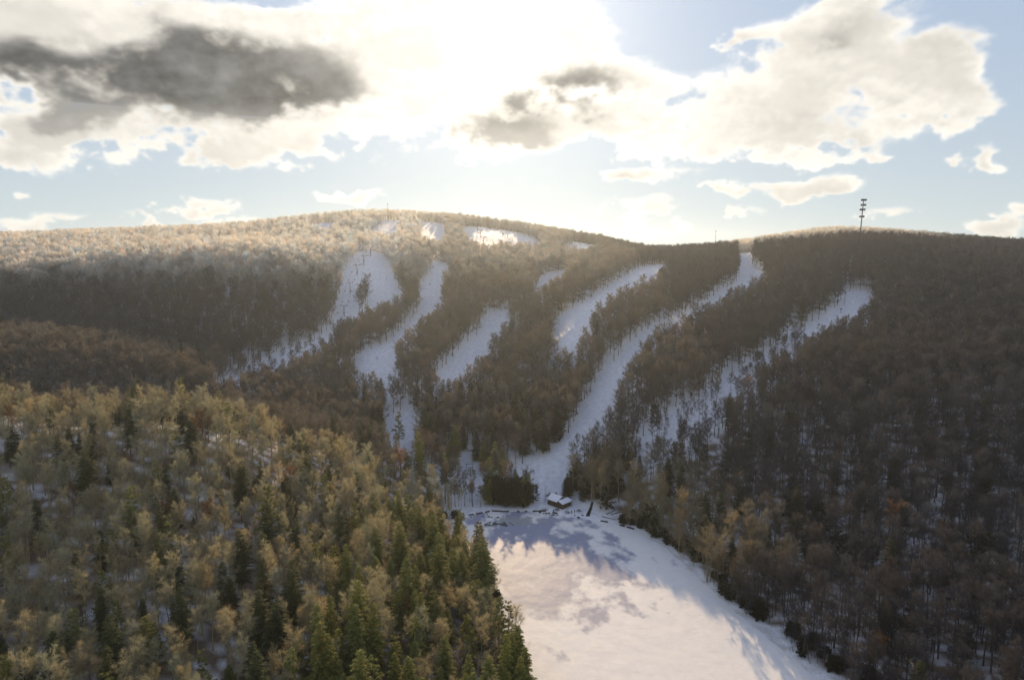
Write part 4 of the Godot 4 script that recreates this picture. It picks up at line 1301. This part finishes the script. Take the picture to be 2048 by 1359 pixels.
# ---------------------------------------------------------------- ski lifts, light masts, snow guns
func lift_tower(p: Vector3, tall: float, turn: float, label: String, group: String) -> Node3D:
	var steel := paint(0.5, Color(0.05, 0.05, 0.052))
	var o := thing("lift_tower", p, turn)
	tag(o, label, "lift tower", group)
	var s := Shape.new()
	s.tube(Vector3(0, -0.8, 0), Vector3(0, tall, 0), 0.32, 0.24, 8, Color.WHITE)
	part("mast", s.mesh(self), steel, o)
	var c := Shape.new()
	c.box(Vector3(-2.5, tall - 0.2, -0.18), Vector3(2.5, tall + 0.15, 0.18), Color.WHITE, 0.03)
	part("crossarm", c.mesh(self), steel, o)
	for e in [-2.35, 2.35]:
		var w := Shape.new()
		w.box(Vector3(e - 0.14, tall + 0.16, -1.3), Vector3(e + 0.14, tall + 0.5, 1.3), Color.WHITE, 0.05)
		part("sheave_train", w.mesh(self), steel, o)
	return o

func build_lifts() -> void:
	var steel := paint(0.5, Color(0.05, 0.05, 0.052))
	var left := [Vector2(-130.8, -636), Vector2(-132, -611), Vector2(-133.5, -590), Vector2(-132.4, -558), Vector2(-129.5, -524), Vector2(-129.4, -492)]
	var upper := [Vector2(-46, -832), Vector2(-40, -796), Vector2(-34.8, -762), Vector2(-30, -728), Vector2(-24.6, -693)]
	var order := ["topmost", "second", "third", "fourth", "fifth", "lowest"]
	for set in [[left, 8.5, "the sunlit left-hand trail", "left chairlift"], [upper, 8.0, "the upper summit trail", "summit chairlift"]]:
		var pts: Array = set[0]
		var top := []
		for k in pts.size():
			var p: Vector2 = pts[k]
			var q: Vector2 = pts[mini(k + 1, pts.size() - 1)] - pts[maxi(k - 1, 0)]
			var g := Vector3(p.x, ground(p.x, p.y), p.y)
			var name: String = "lowest" if k == pts.size() - 1 else order[k]
			lift_tower(g, set[1], atan2(q.x, q.y), "%s dark steel lift tower with crossarm on %s" % [name, set[2]], "towers of the " + set[3])
			top.append([g + Vector3.UP * (set[1] + 0.5), Vector3(cos(atan2(q.x, q.y)), 0, -sin(atan2(q.x, q.y)))])
		for e in [-2.35, 2.35]:
			var s := Shape.new()
			for k in top.size() - 1:
				var a: Vector3 = top[k][0] + top[k][1] * e
				var b: Vector3 = top[k + 1][0] + top[k + 1][1] * e
				for i in 6:
					var t := i / 6.0
					var u := (i + 1) / 6.0
					s.tube(a.lerp(b, t) + Vector3.DOWN * sin(t * PI) * 0.5, a.lerp(b, u) + Vector3.DOWN * sin(u * PI) * 0.5, 0.05, 0.05, 4, Color.WHITE)
			tag(part("lift_cable", s.mesh(self), steel, self), "%s haul cable strung along the towers of the %s" % ["left" if e < 0 else "right", set[3]], "cable", "lift cables")
			for k in top.size() - 1:
				for t in [0.3, 0.75]:
					var a: Vector3 = (top[k][0] + top[k][1] * e).lerp(top[k + 1][0] + top[k + 1][1] * e, t) + Vector3.DOWN * sin(t * PI) * 0.5
					chair(a, "%s of two chairs on the %s cable below the %s tower of the %s" % ["upper" if t < 0.5 else "lower", "left" if e < 0 else "right", order[k], set[3]], steel)
	# floodlight mast above the right hill
	var g := Vector3(287, ground(287, -570), -570)
	var o := thing("floodlight_mast", g)
	tag(o, "very tall leaning floodlight mast with four tiers of lamps on the right skyline", "light mast")
	var tall := 47.0
	var lean := Vector3(1.7, 0, 0)
	var s := Shape.new()
	s.tube(Vector3(0, -1, 0), Vector3(0, tall, 0) + lean, 0.6, 0.32, 10, Color.WHITE)
	part("mast", s.mesh(self), steel, o)
	for k in 4:
		var h: float = [0.985, 0.90, 0.82, 0.70][k] * tall
		var c := lean * h / tall + Vector3(0, h, 0)
		var b := Shape.new()
		b.box(c + Vector3(-2.1, -0.12, -0.15), c + Vector3(2.1, 0.12, 0.15), Color.WHITE, 0.02)
		b.tube(c + Vector3(0, 0, -1.6), c + Vector3(0, 0, 1.6), 0.1, 0.1, 6, Color.WHITE)
		var bar := part("crossbar", b.mesh(self), steel, o)
		var xs: Array = [[-1.7, -0.6, 0.5, 1.6], [-1.5, 0.7, 1.5], [-2.0, -0.9, 0.1, 1.2], [-1.7, -0.3, 1.0]][k]
		for x in xs:
			var f := Shape.new()
			var p := c + Vector3(x, 0.15, 0.25)
			f.tube(p + Vector3(0, 0.5, -0.45), p + Vector3(0, 0.15, 0.4), 0.45, 0.95, 10, Color.WHITE)
			f.cap(p + Vector3(0, 0.5, -0.45), Vector3(0, 0.4, -1).normalized(), 0.45, 10, Color.WHITE)
			f.cap(p + Vector3(0, 0.15, 0.4), Vector3(0, -0.35, 1).normalized(), 0.93, 10, Color(4, 4, 4))
			part("floodlight", f.mesh(self), steel, bar)
	for m in [[192.0, -650.0, 25.0, 0.22, "thin pole with a small lamp standing on the ridge saddle right of centre"], [-150.0, -836.0, 20.0, 0.2, "thin pole on the summit skyline left of the second upper trail"], [-63.5, -846.0, 18.0, 0.18, "thin pole on the summit skyline above the third upper trail"], [-62.0, -846.0, 15.0, 0.18, "shorter thin pole beside another on the summit skyline"]]:
		var t := thing("slim_mast", Vector3(m[0], ground(m[0], m[1]), m[1]))
		tag(t, m[4], "mast", "slim masts on the skyline")
		var a := Shape.new()
		a.tube(Vector3(0, -0.5, 0), Vector3(0, m[2], 0), m[3], m[3] * 0.6, 6, Color.WHITE)
		part("pole", a.mesh(self), steel, t)
		var b := Shape.new()
		b.box(Vector3(-0.5, m[2], -0.3), Vector3(0.5, m[2] + 0.7, 0.3), Color.WHITE, 0.08)
		part("lamp", b.mesh(self), steel, t)
	for m in [[233.6, -478.0, "snow gun on a tall pole at the top of the right-hand trail", 7.5], [225.5, -466.0, "snow gun below the tall-poled one on the right-hand trail", 2.4], [202.7, -448.0, "small snow gun at the tree edge midway down the right-hand trail", 1.8], [-5.1, -498.0, "snow gun at the right edge of the short lower trail", 4.0]]:
		var t := thing("snow_gun", Vector3(m[0], ground(m[0], m[1]), m[1]), 0.6)
		tag(t, "dark " + m[2], "snow gun", "snow guns along the trails")
		var a := Shape.new()
		a.tube(Vector3(0, -0.4, 0), Vector3(0, m[3], 0), 0.16, 0.12, 6, Color.WHITE)
		part("pole", a.mesh(self), steel, t)
		var b := Shape.new()
		b.tube(Vector3(-0.7, m[3] + 0.2, 0), Vector3(0.6, m[3] + 0.6, 0), 0.36, 0.5, 10, Color.WHITE)
		b.cap(Vector3(-0.7, m[3] + 0.2, 0), Vector3.LEFT, 0.36, 10, Color.WHITE)
		part("fan_barrel", b.mesh(self), steel, t)

func chair(p: Vector3, label: String, steel: Material) -> void:
	var o := thing("lift_chair", p)
	tag(o, label, "lift chair", "chairs hanging from the lift cables")
	var s := Shape.new()
	s.tube(Vector3.ZERO, Vector3(0, -1.5, 0), 0.05, 0.05, 4, Color.WHITE)
	part("hanger", s.mesh(self), steel, o)
	var q := Shape.new()
	q.box(Vector3(-0.6, -1.95, -0.25), Vector3(0.6, -1.88, 0.25), Color.WHITE)
	part("seat", q.mesh(self), steel, o)
	var b := Shape.new()
	b.box(Vector3(-0.6, -1.87, 0.2), Vector3(0.6, -1.4, 0.25), Color.WHITE)
	part("backrest", b.mesh(self), steel, o)

# ---------------------------------------------------------------- people
func build_people() -> void:
	var cloth := paint(0.85)
	var jackets := [Color(0.02, 0.025, 0.04), Color(0.05, 0.02, 0.02), Color(0.02, 0.04, 0.03), Color(0.03, 0.03, 0.03)]
	var stand := []
	var ride := []
	for k in 4:
		var t := Color(0.02, 0.02, 0.025) if k % 2 else Color(0.03, 0.03, 0.045)
		stand.append(person_mesh(person_bones(jackets[k], t, Color(0.03, 0.03, 0.03), 0.1, 0.2 + 0.2 * k), 0.05))
		ride.append(person_mesh(person_bones(jackets[(k + 1) % 4], t, Color(0.02, 0.02, 0.02), 1.0, 0.9), 0.05))
	var ski := Shape.new()
	ski.box(Vector3(-0.05, 0.0, -0.85), Vector3(0.05, 0.025, 0.75), Color(0.1, 0.02, 0.02))
	ski.quad(Vector3(-0.05, 0.0, 0.75), Vector3(0.05, 0.0, 0.75), Vector3(0.03, 0.12, 0.95), Vector3(-0.03, 0.12, 0.95), Color(0.1, 0.02, 0.02))
	var ski_mesh := ski.mesh(self)
	var riders := [
		[-87.8, -438.7, 0.4, "lone dark-clothed skier, the upper of two on the wide foot of the left middle trail"], [-87.2, -423.4, -0.5, "lone dark-clothed skier, the lower of two on the wide foot of the left middle trail"],
		[-69.5, -576, 0.2, "lone skier high on the left middle trail below the tree point"], [-67.8, -516.5, 0.6, "lone skier halfway down the left middle trail beside the trees"],
		[-23.9, -453.3, 0.8, "leftmost of three skiers stopped low on the short lower trail"], [-22.4, -454.6, 0.1, "middle one of three skiers stopped low on the short lower trail"], [-20.5, -453.3, -0.6, "rightmost of three skiers stopped low on the short lower trail"],
		[16.0, -740.0, 0.3, "skier in mid-run on the summit trail right of the queue, left of a pair"], [18.5, -739.0, 0.1, "skier in mid-run on the summit trail right of the queue, right of a pair"], [24.0, -722.0, 0.5, "lone skier low on the summit trail right of the queue"]]
	for k in riders.size():
		var r: Array = riders[k]
		var o := thing("person", Vector3(r[0], ground(r[0], r[1]) + 0.05, r[1]), r[2])
		tag(o, r[3], "person", "skiers on the trails")
		part("body", ride[k % 4], cloth, o)
		for e in [-0.12, 0.12]:
			var s := part("ski", ski_mesh, cloth, o)
			s.position.x = e
	var walkers := [[10.7, -322.0, "person in dark clothes walking up the snowy path above the cabin"], [18.4, -288.9, "person in dark clothes standing between the cabin and the pond's edge"], [26.2, -286.9, "left one of two dark-clothed people by the pond right of the cabin"], [27.4, -287.4, "right one of two dark-clothed people by the pond right of the cabin"]]
	for k in walkers.size():
		var r: Array = walkers[k]
		var o := thing("person", Vector3(r[0], ground(r[0], r[1]), r[1]), rand(0, TAU))
		tag(o, r[2], "person", "people near the cabin")
		part("body", stand[k], cloth, o)
	# the queue by the summit lift and the second knot of skiers farther right
	var line := [Vector2(-29, -836), Vector2(-25, -822), Vector2(-16, -806), Vector2(-8, -782), Vector2(-2, -764), Vector2(3, -748)]
	for k in 46:
		var t := pow(rng.randf(), 1.25) * (line.size() - 1.001)
		var p: Vector2 = line[int(t)].lerp(line[int(t) + 1], t - int(t)) + Vector2(rand(-2.5, 2.5), rand(-2.5, 2.5))
		var o := part("person", stand[k % 4] if k % 3 else ride[k % 4], cloth, self)
		o.position = Vector3(p.x, ground(p.x, p.y), p.y)
		o.rotation.y = rand(0, TAU)
		tag(o, "far-off skier in dark clothes in the long queue on the upper summit trail", "person", "skiers queueing near the summit")
	for k in 16:
		var p := Vector2(lerpf(66, 98, rng.randf()) , -768) + Vector2(0, rand(-5, 5))
		var o := part("person", stand[k % 4], cloth, self)
		o.position = Vector3(p.x, ground(p.x, p.y), p.y)
		o.rotation.y = rand(0, TAU)
		tag(o, "far-off skier in dark clothes gathered on the small snowfield on the right skyline slope", "person", "skiers on the right snowfield")
